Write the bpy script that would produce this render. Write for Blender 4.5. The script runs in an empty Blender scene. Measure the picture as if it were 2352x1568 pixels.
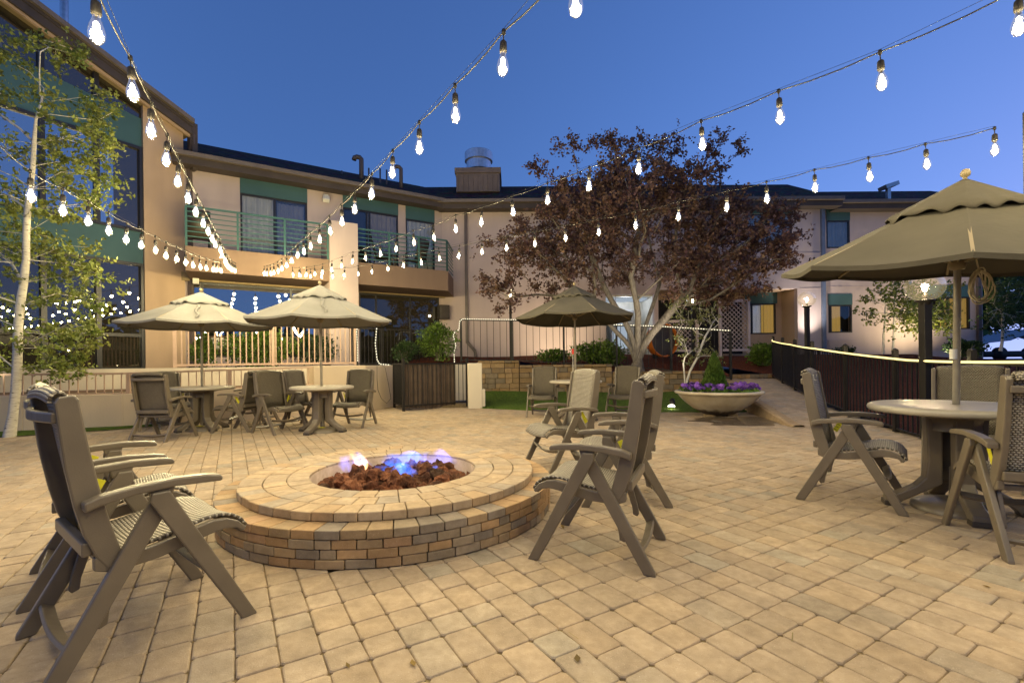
import bpy, math, random
import numpy as np
from mathutils import Vector, Matrix
R=math.radians; PI=math.pi
random.seed(7); np.random.seed(7)
sc=bpy.context.scene; col=sc.collection
# ------------------------------------------------------------ camera, sky, exposure
F=1076.0; W0,H0=2352,1568; HC=1.065; TH=.012; SH=51.0
cs,sn=math.cos(TH),math.sin(TH)
cd=bpy.data.cameras.new('camera'); cam=bpy.data.objects.new('camera',cd); col.objects.link(cam)
cam.matrix_world=Matrix(((cs,sn,0,0),(0,0,-1,0),(-sn,cs,0,HC),(0,0,0,1)))
cd.sensor_width=36; cd.lens=F/W0*36; cd.shift_y=SH/W0; cd.clip_start=.05; cd.clip_end=900
sc.camera=cam
w=bpy.data.worlds.new('World'); sc.world=w; w.use_nodes=True
wn=w.node_tree; bgn=wn.nodes['Background']
sk=wn.nodes.new('ShaderNodeTexSky'); sk.sky_type='NISHITA'; sk.sun_disc=False
sk.sun_elevation=R(1.3); sk.sun_rotation=R(64); sk.ozone_density=3.6; sk.air_density=1.0; sk.dust_density=.6
tcw=wn.nodes.new('ShaderNodeTexCoord'); mpw=wn.nodes.new('ShaderNodeMapping'); mpw.inputs['Scale'].default_value=(1,1,.75); mpw.inputs['Location'].default_value=(0,0,.27)
nmw=wn.nodes.new('ShaderNodeVectorMath'); nmw.operation='NORMALIZE'
wn.links.new(tcw.outputs['Generated'],mpw.inputs[0]); wn.links.new(mpw.outputs[0],nmw.inputs[0]); wn.links.new(nmw.outputs[0],sk.inputs[0]); mxw=wn.nodes.new('ShaderNodeMixRGB'); mxw.blend_type='MULTIPLY'; mxw.inputs[0].default_value=1; mxw.inputs[2].default_value=(1.12,.90,1.05,1)
wn.links.new(sk.outputs[0],mxw.inputs[1]); wn.links.new(mxw.outputs[0],bgn.inputs[0]); bgn.inputs[1].default_value=.098
sc.view_settings.view_transform='Standard'; sc.view_settings.look='None'; sc.view_settings.gamma=1
sc.view_settings.exposure=3.0
sc.render.engine='CYCLES'
cy=sc.cycles; cy.use_denoising=True; cy.max_bounces=6; cy.transparent_max_bounces=24; cy.diffuse_bounces=3; cy.glossy_bounces=3
cy.sample_clamp_indirect=4; cy.caustics_reflective=False; cy.caustics_refractive=False
try: cy.use_light_tree=True
except Exception: pass
WARM=(1,.82,.43)

def ray(px,py):
    u=(px-1176)/F; v=-(py-784-SH)/F
    d=Vector((cs*u+sn*v,1,-sn*u+cs*v)); return d
CAM=Vector((0,0,HC))
def G(px,py,z=0.):            # where the sight line meets the level z
    d=ray(px,py); return CAM+d*((z-HC)/d.z)
def D(px,py,Y):               # point at a given distance
    return CAM+ray(px,py)*Y
# ------------------------------------------------------------ mesh builder
class MB:
    def __init__(s): s.v=[]; s.f=[]; s.c=[]; s.uv=[]; s.m=[]; s.col=(1,1,1); s.mi=0
    def add(s,vs,fs,c=None,uvs=None):
        o=len(s.v); s.v+= [tuple(x) for x in vs]
        for i,f in enumerate(fs):
            s.f.append([o+k for k in f]); s.c.append(c or s.col); s.m.append(s.mi)
            s.uv.append(uvs[i] if uvs else None)
    def box(s,c,d,M=None,col=None):
        x,y,z=d[0]/2,d[1]/2,d[2]/2
        vs=[Vector((i*x,j*y,k*z)) for k in(-1,1) for j in(-1,1) for i in(-1,1)]
        if M is not None: vs=[M@v for v in vs]
        s.add([v+Vector(c) for v in vs],[(0,2,3,1),(4,5,7,6),(0,1,5,4),(2,6,7,3),(0,4,6,2),(1,3,7,5)],col)
    def bb(s,a,b,col=None):
        s.box([(a[i]+b[i])/2 for i in range(3)],[abs(b[i]-a[i]) for i in range(3)],None,col)
    def beam(s,a,b,w,h,up=(0,0,1),col=None):
        a=Vector(a);b=Vector(b);d=(b-a);L=d.length
        if L<1e-6: return
        z=d/L; x=Vector(up).cross(z)
        if x.length<1e-4: x=Vector((1,0,0)).cross(z)
        x.normalize(); y=z.cross(x)
        M=Matrix((x,y,z)).transposed(); s.box((a+b)/2,(w,h,L),M,col)
    def tube(s,pts,rs,n=8,cap=True,col=None,flat=1.):
        pts=[Vector(p) for p in pts]
        if not hasattr(rs,'__len__'): rs=[rs]*len(pts)
        o=len(s.v); vs=[]; px=None
        for i,p in enumerate(pts):
            t=(pts[min(i+1,len(pts)-1)]-pts[max(i-1,0)])
            if t.length<1e-7: t=Vector((0,0,1))
            t.normalize()
            if px is None:
                px=Vector((0,0,1)).cross(t)
                if px.length<.1: px=Vector((1,0,0)).cross(t)
            px=(px-t*px.dot(t)); px.normalize(); py=t.cross(px)
            for k in range(n):
                a=2*PI*k/n; vs.append(p+px*(math.cos(a)*rs[i])+py*(math.sin(a)*rs[i]*flat))
        fs=[(i*n+k,i*n+(k+1)%n,(i+1)*n+(k+1)%n,(i+1)*n+k) for i in range(len(pts)-1) for k in range(n)]
        if cap: fs+= [tuple(range(n-1,-1,-1)),tuple(range((len(pts)-1)*n,len(pts)*n))]
        s.add(vs,fs,col)
    def lathe(s,prof,n=24,c=(0,0,0),col=None,M=None):
        vs=[];c=Vector(c)
        for r,z in prof:
            for k in range(n):
                a=2*PI*k/n; v=Vector((r*math.cos(a),r*math.sin(a),z))
                if M is not None: v=M@v
                vs.append(c+v)
        fs=[(i*n+k,i*n+(k+1)%n,(i+1)*n+(k+1)%n,(i+1)*n+k) for i in range(len(prof)-1) for k in range(n)]
        s.add(vs,fs,col)
    def prism(s,poly,ax,ay,off,th,o=(0,0,0),col=None):
        # polygon (2D) in axes ax,ay extruded along off by th (centred)
        ax=Vector(ax);ay=Vector(ay);off=Vector(off);o=Vector(o);n=len(poly)
        vs=[o+ax*p[0]+ay*p[1]-off*(th/2) for p in poly]+[o+ax*p[0]+ay*p[1]+off*(th/2) for p in poly]
        fs=[tuple(range(n-1,-1,-1)),tuple(range(n,2*n))]+[(k,(k+1)%n,n+(k+1)%n,n+k) for k in range(n)]
        s.add(vs,fs,col)
    def grid(s,P,uvf=None,col=None):   # P[i][j] points
        n=len(P);m=len(P[0]); vs=[p for r in P for p in r]; fs=[];uv=[]
        for i in range(n-1):
            for j in range(m-1):
                fs.append((i*m+j,i*m+j+1,(i+1)*m+j+1,(i+1)*m+j))
                if uvf: uv.append([uvf(i,j),uvf(i,j+1),uvf(i+1,j+1),uvf(i+1,j)])
        s.add(vs,fs,col,uv if uvf else None)
    def build(s,name,mat,parent=None,smooth=False,bevel=0,solid=0,seg=2,ang=40):
        me=bpy.data.meshes.new(name); me.from_pydata(s.v,[],s.f)
        mats=mat if isinstance(mat,(list,tuple)) else [mat]
        for m in mats: me.materials.append(M[m] if isinstance(m,str) else m)
        if len(mats)>1: me.polygons.foreach_set('material_index',s.m)
        ca=me.color_attributes.new('Col','FLOAT_COLOR','CORNER')
        buf=[]; 
        for f,c in zip(s.f,s.c): buf+= [c[0],c[1],c[2],1.]*len(f)
        ca.data.foreach_set('color',buf)
        if any(u is not None for u in s.uv):
            ul=me.uv_layers.new(name='UVMap'); ub=[]
            for f,u in zip(s.f,s.uv):
                for k in range(len(f)): ub+= list(u[k]) if u else [0,0]
            ul.data.foreach_set('uv',ub)
        if smooth: me.polygons.foreach_set('use_smooth',[True]*len(s.f))
        me.update(); me.validate()
        o=bpy.data.objects.new(name,me); col.objects.link(o)
        if parent is not None:
            o.parent=parent
            o.matrix_parent_inverse=PM(parent).inverted()
        if solid:
            m=o.modifiers.new('s','SOLIDIFY'); m.thickness=solid; m.offset=0
        if bevel:
            m=o.modifiers.new('b','BEVEL'); m.width=bevel; m.segments=seg; m.limit_method='ANGLE'; m.angle_limit=R(ang); m.harden_normals=False
        return o
def PM(o):
    m=Matrix.LocRotScale(o.location,o.rotation_euler,o.scale)
    if o.parent: m=PM(o.parent)@o.matrix_parent_inverse@m
    return m
def tag(o,label=None,cat=None,group=None,kind=None):
    if label: o['label']=label
    if cat: o['category']=cat
    if group: o['group']=group
    if kind: o['kind']=kind
    return o
def thing(name,label,cat,loc=(0,0,0),rz=0,group=None):
    o=bpy.data.objects.new(name,None); col.objects.link(o); o.empty_display_size=.2
    o.location=loc; o.rotation_euler=(0,0,rz); return tag(o,label,cat,group)
def kids(o): return [c for c in bpy.data.objects if c.parent==o]
def copy_tree(o,kidmap,parent=None):
    c=o.copy(); col.objects.link(c)
    if parent is not None: c.parent=parent
    for ch in kidmap.get(o.name,[]): copy_tree(ch,kidmap,c)
    return c
def kmap(root):
    km={}
    def rec(o):
        km[o.name]=kids(o)
        for c in km[o.name]: rec(c)
    rec(root); return km
def point_light(loc,power,color,rad,parent,name='lamp_light'):
    l=bpy.data.lights.new(name,'POINT'); l.energy=power; l.color=color; l.shadow_soft_size=rad
    o=bpy.data.objects.new(name,l); col.objects.link(o); o.location=loc
    if parent is not None:
        o.parent=parent; o.matrix_parent_inverse=PM(parent).inverted()
    return o
def spot_light(loc,to,power,color,ang,parent,blend=.6,rad=.03):
    l=bpy.data.lights.new('spot_light','SPOT'); l.energy=power; l.color=color; l.shadow_soft_size=rad; l.spot_size=R(ang); l.spot_blend=1.0
    o=bpy.data.objects.new('spot_light',l); col.objects.link(o); o.location=loc
    o.rotation_euler=(Vector(to)-Vector(loc)).to_track_quat('-Z','Y').to_euler()
    if parent is not None:
        o.parent=parent; o.matrix_parent_inverse=PM(parent).inverted()
    return o
# ------------------------------------------------------------ materials
M={}
class NB:
    def __init__(s,name):
        s.m=bpy.data.materials.new(name); s.m.use_nodes=True; s.t=s.m.node_tree; s.p=s.t.nodes['Principled BSDF']; s.out=s.t.nodes['Material Output']
    def n(s,t,**k):
        x=s.t.nodes.new('ShaderNode'+t)
        for a,b in k.items():
            if a.startswith('i_'):
                key=a[2:]; key=int(key) if key.isdigit() else key.replace('_',' ')
                x.inputs[key].default_value=b
            else: setattr(x,a,b)
        return x
    def l(s,a,b): s.t.links.new(a,b)
    def math(s,op,a,b=None,c=None):
        x=s.n('Math',operation=op)
        for i,q in enumerate((a,b,c)):
            if q is None: continue
            if isinstance(q,(int,float)): x.inputs[i].default_value=q
            else: s.l(q,x.inputs[i])
        return x.outputs[0]
    def mixc(s,fac,a,b,mode='MIX'):
        x=s.n('MixRGB',blend_type=mode)
        for i,q in enumerate((fac,a,b)):
            if isinstance(q,(int,float)): x.inputs[i].default_value=q
            elif isinstance(q,tuple): x.inputs[i].default_value=q+(1,) if len(q)==3 else q
            else: s.l(q,x.inputs[i])
        return x.outputs[0]
    def obj(s): return s.n('TexCoord').outputs['Object']
    def noise(s,scale,detail=3,co=None,rough=.5):
        x=s.n('TexNoise',i_Scale=scale,i_Detail=detail,i_Roughness=rough); s.l(co or s.geo(),x.inputs['Vector']); return x.outputs[0]
    def geo(s): return s.n('NewGeometry').outputs['Position']
    def ramp(s,fac,stops):
        x=s.n('ValToRGB'); e=x.color_ramp.elements
        while len(e)<len(stops): e.new(.5)
        for i,(p,c) in enumerate(stops): e[i].position=p; e[i].color=c+(1,)
        s.l(fac,x.inputs[0]); return x.outputs[0]
    def bump(s,h,st,dist=.01):
        x=s.n('Bump',i_Strength=st,i_Distance=dist); s.l(h,x.inputs['Height']); s.l(x.outputs[0],s.p.inputs['Normal'])
    def base(s,c,rough=.6,metal=0,spec=.5):
        if isinstance(c,tuple): s.p.inputs['Base Color'].default_value=c+(1,)
        else: s.l(c,s.p.inputs['Base Color'])
        s.p.inputs['Roughness'].default_value=rough; s.p.inputs['Metallic'].default_value=metal
        s.p.inputs['Specular IOR Level'].default_value=spec
def simple(name,c,rough=.6,metal=0,spec=.5,var=.12,scale=6,bump=0,bscale=60):
    b=NB(name); n=b.noise(scale,4)
    lo=tuple(x*(1-var) for x in c); hi=tuple(min(1,x*(1+var)) for x in c)
    b.base(b.ramp(n,[(.3,lo),(.7,hi)]),rough,metal,spec)
    if bump: b.bump(b.noise(bscale,3),bump,.004)
    M[name]=b.m; return b
def stucco(name,c,var=.1):
    b=NB(name); n=b.noise(1.1,5); st=b.noise(.5,4); 
    n2=b.n('TexNoise',i_Scale=3.,i_Detail=3.); mp=b.n('Mapping'); mp.inputs['Scale'].default_value=(1,1,.15); b.l(b.geo(),mp.inputs[0]); b.l(mp.outputs[0],n2.inputs['Vector'])
    k=b.mixc(.5,n,n2.outputs[0])
    b.base(b.ramp(k,[(.3,tuple(x*(1-var) for x in c)),(.7,tuple(x*(1+var) for x in c))]),.9,0,.2); b.bump(b.noise(45,4),.35,.006); M[name]=b.m
stucco('stucco',(.48,.39,.365)); stucco('stucco_warm',(.47,.335,.225)); stucco('low_wall',(.58,.47,.34),.09)
stucco('brown_stucco',(.21,.145,.105)); stucco('cream',(.60,.53,.42),.06)
simple('teal',(.042,.105,.115),.7,var=.06,scale=2)
simple('teal_metal',(.045,.12,.11),.45,var=.05); simple('fascia',(.06,.045,.038),.7,var=.12,scale=3); simple('olive_trim',(.26,.19,.09),.7,var=.1)
simple('gutter',(.15,.12,.095),.5,var=.1); simple('black_metal',(.015,.013,.012),.5,var=.15,spec=.25); simple('frame_dark',(.02,.018,.018),.4)
simple('pink_rail',(.46,.32,.24),.6,var=.08); simple('downpipe',(.10,.075,.065),.5)
simple('resin',(.15,.122,.087),.36,var=.1,scale=9,bump=.12,bscale=260); simple('resin_dark',(.05,.04,.03),.45,var=.1)
simple('table_top',(.40,.36,.29),.33,var=.1,scale=5,bump=.05,bscale=300); simple('tag_yellow',(.6,.56,.02),.5,var=.05); simple('tag_ink',(.05,.05,.02),.6)
simple('pole_metal',(.34,.31,.26),.35,metal=.3,var=.12,scale=14); simple('galv',(.52,.52,.54),.28,metal=.85,var=.12,scale=10)
simple('rope',(.62,.55,.38),.8,var=.15,scale=60); simple('bark_white',(.62,.57,.47),.75,var=.0)
simple('white_box',(.7,.68,.62),.5); simple('orange',(.62,.17,.02),.45); simple('red_cloth',(.6,.04,.03),.7)
simple('concrete',(.36,.35,.34),.9,var=.1,scale=2,bump=.3); simple('asphalt',(.05,.05,.052),.9,var=.2,scale=5)
simple('brown_cloth',(.075,.05,.034),.8,var=.25,scale=5); simple('chimney_wood',(.16,.12,.10),.8,var=.12,scale=4)
simple('cover_white',(.36,.38,.42),.6,var=.08); simple('dark_int',(.02,.017,.015),.9); simple('green_int',(.15,.15,.06),.9)
simple('lattice',(.50,.42,.42),.7,var=.05); simple('steel_blue',(.12,.15,.22),.4); simple('finial',(.24,.19,.11),.5)
# bark with dark scars
b=NB('aspen_bark'); n=b.n('TexNoise',i_Scale=26.,i_Detail=3.); mp=b.n('Mapping'); mp.inputs['Scale'].default_value=(.5,.5,2.2); b.l(b.geo(),mp.inputs[0]); b.l(mp.outputs[0],n.inputs['Vector'])
b.base(b.ramp(n.outputs[0],[(.28,(.06,.05,.04)),(.38,(.55,.50,.40)),(.7,(.68,.64,.54))]),.8); b.bump(n.outputs[0],.4,.004); M['aspen_bark']=b.m
b=NB('plum_bark'); n=b.n('TexNoise',i_Scale=14.,i_Detail=5.); mp=b.n('Mapping'); mp.inputs['Scale'].default_value=(2.5,2.5,.5); b.l(b.geo(),mp.inputs[0]); b.l(mp.outputs[0],n.inputs['Vector'])
b.base(b.ramp(n.outputs[0],[(.3,(.07,.055,.042)),(.7,(.23,.195,.15))]),.8); b.bump(n.outputs[0],.7,.012); M['plum_bark']=b.m
# pavers / bricks: colour attribute * speckle
def brickmat(name,speck=.5,bump=.35,rough=.85):
    b=NB(name); a=b.n('Attribute',attribute_name='Col').outputs['Color']
    n=b.noise(9,5); c=b.mixc(.55,a,b.ramp(n,[(.3,(.62,.60,.58)),(.7,(1.15,1.12,1.08))]),'MULTIPLY')
    v=b.noise(230,2); c=b.mixc(b.math('MULTIPLY',b.ramp(v,[(.66,(0,0,0)),(.72,(1,1,1))]),speck),c,(.75,.68,.55))
    v2=b.noise(170,2,rough=.7); c=b.mixc(b.math('MULTIPLY',b.ramp(v2,[(.27,(1,1,1)),(.34,(0,0,0))]),speck*1.3),c,(.09,.06,.035))
    c=b.mixc(.8,c,b.ramp(b.noise(.9,6,rough=.65),[(.32,(.80,.79,.76)),(.5,(1,1,1)),(.7,(1.09,1.07,1.03))]),'MULTIPLY')
    c=b.mixc(.5,c,b.ramp(b.noise(30,4),[(.4,(.86,.83,.78)),(.6,(1.06,1.05,1.04))]),'MULTIPLY')
    b.base(c,rough,0,.25); hb=b.math('ADD',b.noise(160,4),b.math('MULTIPLY',b.noise(25,3),.8)); b.bump(hb,bump,.006); M[name]=b.m
brickmat('paver'); brickmat('brick',.35,.4); brickmat('stone',.15,.9,.95)
b=NB('joint'); b.base(b.ramp(b.noise(30,5),[(.35,(.10,.07,.035)),(.6,(.28,.21,.11)),(.75,(.19,.165,.065))]),.95,0,.1); b.bump(b.noise(140,4),.6,.01); M['joint']=b.m
b=NB('mulch'); b.base(b.ramp(b.noise(38,6,rough=.75),[(.35,(.045,.014,.008)),(.6,(.17,.055,.03)),(.78,(.27,.11,.06))]),.95,0,.1); b.bump(b.noise(45,5,rough=.7),1.,.05); M['mulch']=b.m
b=NB('turf'); b.base(b.ramp(b.noise(14,6,rough=.75),[(.3,(.06,.105,.015)),(.7,(.13,.20,.03))]),.9,0,.15); b.bump(b.noise(200,4),1.,.02); M['turf']=b.m
b=NB('shingle'); mp=b.n('Mapping'); mp.inputs['Scale'].default_value=(5,5,7); b.l(b.geo(),mp.inputs[0]); v=b.n('TexVoronoi',i_Scale=1.); b.l(mp.outputs[0],v.inputs['Vector'])
b.base(b.mixc(.6,b.ramp(b.noise(12,4),[(.3,(.032,.018,.013)),(.7,(.072,.043,.032))]),v.outputs['Color'],'OVERLAY'),.95,0,.15); b.bump(v.outputs['Distance'],.6,.03); M['shingle']=b.m
# weave sling: UV in metres
def weave(name,light,dark,p=.0205):
    b=NB(name); uv=b.n('UVMap'); sx=b.n('SeparateXYZ'); b.l(uv.outputs[0],sx.inputs[0])
    u=b.math('DIVIDE',sx.outputs[0],p); v=b.math('DIVIDE',sx.outputs[1],p*.62)
    row=b.math('FLOOR',v); us=b.math('ADD',u,b.math('MULTIPLY',row,.5))
    hu=b.math('SINE',b.math('MULTIPLY',b.math('FRACT',us),PI)); hv=b.math('SINE',b.math('MULTIPLY',b.math('FRACT',v),PI))
    h=b.math('MULTIPLY',hu,hv); c=b.ramp(h,[(.18,dark),(.55,light)])
    c=b.mixc(.5,c,b.ramp(b.noise(30,3),[(.3,(.7,.7,.7)),(.7,(1.1,1.1,1.1))]),'MULTIPLY')
    b.base(c,.42,0,.6); b.bump(h,.9,.006); M[name]=b.m
weave('weave',(.42,.375,.30),(.10,.08,.055)); weave('weave_dark',(.20,.165,.11),(.065,.052,.036),.018)
def fabric(name,c):
    b=NB(name); w1=b.noise(3,4); cc=b.ramp(w1,[(.3,tuple(x*.88 for x in c)),(.7,tuple(x*1.08 for x in c))]); b.base(cc,.85,0,.25)
    tr=b.n('BsdfTranslucent'); b.l(cc,tr.inputs[0]); mx=b.n('MixShader'); mx.inputs[0].default_value=.18
    b.l(b.p.outputs[0],mx.inputs[1]); b.l(tr.outputs[0],mx.inputs[2]); b.l(mx.outputs[0],b.out.inputs[0]); b.bump(b.noise(7,4),.5,.02); M[name]=b.m
fabric('canvas_sand',(.27,.262,.245)); fabric('canvas_taupe',(.092,.082,.063)); fabric('curtain',(.62,.62,.60)); fabric('curtain_brown',(.34,.29,.24))
def leaf(name,a,c2,sc_=3,tr_=.3):
    b=NB(name); at=b.n('Attribute',attribute_name='Col').outputs['Color']
    cc=b.mixc(1.,b.ramp(b.noise(sc_,3),[(.35,a),(.65,c2)]),at,'MULTIPLY'); b.base(cc,.5,0,.35)
    tr=b.n('BsdfTranslucent'); b.l(cc,tr.inputs[0]); mx=b.n('MixShader'); mx.inputs[0].default_value=tr_
    b.l(b.p.outputs[0],mx.inputs[1]); b.l(tr.outputs[0],mx.inputs[2]); b.l(mx.outputs[0],b.out.inputs[0]); M[name]=b.m
leaf('leaf_aspen',(.13,.18,.035),(.24,.26,.06)); leaf('leaf_plum',(.10,.052,.055),(.19,.115,.075)); leaf('leaf_shrub',(.07,.13,.015),(.14,.22,.03)); leaf('leaf_dark',(.02,.045,.012),(.04,.075,.02))
leaf('leaf_conifer',(.05,.11,.015),(.10,.16,.03)); leaf('leaf_sparse',(.14,.16,.05),(.24,.24,.10)); leaf('petal',(.11,.03,.26),(.24,.10,.42),9); leaf('leaf_back',(.03,.07,.02),(.07,.12,.03))
def emit(name,c,s,mix=0):
    m=bpy.data.materials.new(name); m.use_nodes=True; t=m.node_tree; t.nodes.clear(); o=t.nodes.new('ShaderNodeOutputMaterial'); e=t.nodes.new('ShaderNodeEmission')
    e.inputs[0].default_value=c+(1,); e.inputs[1].default_value=s
    t.links.new(e.outputs[0],o.inputs[0]); M[name]=m
emit('filament',(1,.88,.56),3); emit('filament_globe',(1,.80,.5),9); emit('rope_led',(1,.88,.60),.35); emit('rope_led_soft',(1,.90,.62),.045); emit('spot_face',(1,.9,.75),1.6)
emit('vending',(.72,.85,1.),.06)
def glassy(name,tint,fac,rough=0.,dark=None,fm=.9,em=0):
    m=bpy.data.materials.new(name); m.use_nodes=True; t=m.node_tree; t.nodes.clear(); o=t.nodes.new('ShaderNodeOutputMaterial')
    g=t.nodes.new('ShaderNodeBsdfGlossy'); g.inputs[1].default_value=rough; g.inputs[0].default_value=(1,1,1,1)
    if dark: a=t.nodes.new('ShaderNodeBsdfDiffuse'); a.inputs[0].default_value=dark+(1,)
    else: a=t.nodes.new('ShaderNodeBsdfTransparent'); a.inputs[0].default_value=tint+(1,)
    lw=t.nodes.new('ShaderNodeFresnel'); lw.inputs[0].default_value=1.45
    ad=t.nodes.new('ShaderNodeMath'); ad.operation='MULTIPLY_ADD'; ad.inputs[1].default_value=fm; ad.inputs[2].default_value=fac; ad.use_clamp=True
    t.links.new(lw.outputs[0],ad.inputs[0])
    mx=t.nodes.new('ShaderNodeMixShader'); t.links.new(ad.outputs[0],mx.inputs[0]); t.links.new(a.outputs[0],mx.inputs[1]); t.links.new(g.outputs[0],mx.inputs[2]); 
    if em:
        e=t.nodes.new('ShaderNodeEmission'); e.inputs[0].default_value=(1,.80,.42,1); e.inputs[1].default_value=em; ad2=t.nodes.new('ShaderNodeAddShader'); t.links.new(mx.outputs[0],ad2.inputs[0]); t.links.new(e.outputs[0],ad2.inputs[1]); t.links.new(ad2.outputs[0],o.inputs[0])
    else: t.links.new(mx.outputs[0],o.inputs[0])
    M[name]=m
glassy('bulb_glass',(1,.99,.95),.03,fm=.6,em=.016); glassy('globe_glass',(.98,.96,.92),.01,fm=.3,em=.012); glassy('pane',(.9,.92,.93),.10); glassy('pane_dark',None,.46,.0,(.014,.013,.011)); glassy('pane_low',None,.07,.0,(.028,.024,.016)); glassy('pane_clear',(.9,.9,.88),.06)  # faint warm emission in bulb and globe glass imitates glow around the filaments
# lit curtain
b=NB('curtain_lit'); b.base((.45,.30,.08),.9); b.p.inputs['Emission Color'].default_value=(1,.62,.16,1); b.p.inputs['Emission Strength'].default_value=.034; M['curtain_lit']=b.m
b=NB('curtain_lit_pale'); b.base((.6,.6,.6),.9); b.p.inputs['Emission Color'].default_value=(.8,.82,1,1); b.p.inputs['Emission Strength'].default_value=.03; M['curtain_lit_pale']=b.m
# lava rock
b=NB('lava'); oi=b.n('ObjectInfo').outputs['Random']; b.base(b.mixc(1.,b.ramp(b.noise(14,5,rough=.7),[(.3,(.07,.04,.03)),(.5,(.24,.11,.06)),(.7,(.42,.21,.11))]),b.ramp(oi,[(.0,(.32,.38,.42)),(.35,(.75,.72,.72)),(.65,(1.2,1.0,.9)),(1.,(.5,.45,.45))]),'MULTIPLY'),.95,0,.2); b.bump(b.noise(55,6,rough=.8),1.,.03); M['lava']=b.m
def flame(name,c,s,dens):
    m=bpy.data.materials.new(name); m.use_nodes=True; t=m.node_tree; t.nodes.clear(); o=t.nodes.new('ShaderNodeOutputMaterial')
    pv=t.nodes.new('ShaderNodeEmission'); pv.inputs[0].default_value=c+(1,)
    tc=t.nodes.new('ShaderNodeNewGeometry'); mp=t.nodes.new('ShaderNodeMapping'); mp.inputs['Scale'].default_value=(1,1,.45); t.links.new(tc.outputs['Position'],mp.inputs[0])
    n=t.nodes.new('ShaderNodeTexNoise'); n.inputs['Scale'].default_value=14; n.inputs['Detail'].default_value=4; n.inputs['Distortion'].default_value=1.2; t.links.new(mp.outputs[0],n.inputs['Vector'])
    r=t.nodes.new('ShaderNodeMapRange'); r.inputs[1].default_value=.42; r.inputs[2].default_value=.7; r.inputs[3].default_value=0; r.inputs[4].default_value=s; t.links.new(n.outputs[0],r.inputs[0]); t.links.new(r.outputs[0],pv.inputs[1])
    t.links.new(pv.outputs[0],o.inputs['Volume']); M[name]=m
flame('flame_blue',(.07,.20,1.),2.6,0); flame('flame_violet',(.20,.22,1.),1.7,0); flame('flame_yellow',(1,.52,.22),9.,0)
# ============================================================ SETTING: ground
PIT=Vector((-.909,3.62,0))
FEN=[(4.2,-.6,0),(4.62,2.5,0),(5.13,4.7,0),(5.5,6.5,0),(6.1,9.4,.235),(6.8,11.4,.40),(7.7,13.8,.56)]   # right fence foot line
RL=[(4.55,7.55,0),(5.05,9.9,.27),(6.0,12.9,.50),(6.2,13.9,.56)]                                       # ramp, left edge
def lerp_line(L,y):
    for a,b in zip(L,L[1:]):
        if y<=b[1] or b is L[-1]:
            t=(y-a[1])/(b[1]-a[1]); return (a[0]+(b[0]-a[0])*t, a[2]+(b[2]-a[2])*t)
def zf(x,y):
    if y>7.55:
        xl,_=lerp_line(RL,y)
        if x>xl: return max(0,lerp_line(RL,y)[1])
    if y>6.5 and x>5.2: return max(0,lerp_line(FEN,y)[1])*min(1,max(0,(y-6.5)/1.2))
    return 0.
g=MB(); g.bb((-150,-60,-.4),(150,300,-.35)); tag(g.build('ground','asphalt'),kind='structure')
j=MB(); j.bb((-12,-3,-.10),(5.4,13,-.011)); 
P=[[ (lerp_line(RL,y)[0]-.02, y, zf(6,y)*0+lerp_line(RL,y)[1]-.016),(lerp_line(FEN,y)[0]+.05,y,lerp_line(RL,y)[1]-.016)] for y in np.linspace(7.55,13.9,14)]
j.grid(P); tag(j.build('patio_bedding','joint'),kind='structure')
PAVC=[(.42,.33,.23)]*10+[(.435,.335,.225)]*4+[(.39,.32,.235)]*3+[(.41,.325,.23)]*3+[(.36,.31,.235)]
d1=Vector((-.515,.857)); d2=Vector((.857,.515)); pw=.140
pv=MB()
def paver(cx,cy,l,wd,near,c):
    rot=random.gauss(0,.012); tx,ty=random.gauss(0,.006),random.gauss(0,.006); dz=random.gauss(0,.0013)
    a=math.atan2(d1.y,d1.x)+rot; ux,uy=math.cos(a),math.sin(a)
    z0=zf(cx,cy)
    slope=(zf(cx+.0,cy+.1)-zf(cx,cy-.1))/.2 if z0>0 else 0
    def pt(p,q,z):
        x=cx+ux*p-uy*q; y=cy+uy*p+ux*q
        return (x,y,z0+slope*(y-cy)+z+dz+tx*p+ty*q)
    def ring(i,z,cr):
        h,k=l/2-i,wd/2-i
        if near: 
            jt=lambda: 0
            return [pt(h-cr,k,z),pt(h,k-cr,z),pt(h,-k+cr,z),pt(h-cr,-k,z),pt(-h+cr,-k,z),pt(-h,-k+cr,z),pt(-h,k-cr,z),pt(-h+cr,k,z)]
        return [pt(h,k,z),pt(h,-k,z),pt(-h,-k,z),pt(-h,k,z)]
    if near:
        vs=ring(.0085,0,.011)+ring(.004,-.0016,.012)+ring(.001,-.007,.012)+ring(.001,-.04,.012); n=8;K=3
    else:
        vs=ring(.008,0,0)+ring(.002,-.007,0)+ring(.002,-.03,0); n=4;K=2
    fs=[tuple(range(n-1,-1,-1))]
    for k in range(K): fs+=[(k*n+i,k*n+(i+1)%n,(k+1)*n+(i+1)%n,(k+1)*n+i) for i in range(n)]
    pv.add(vs,fs,c)
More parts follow.
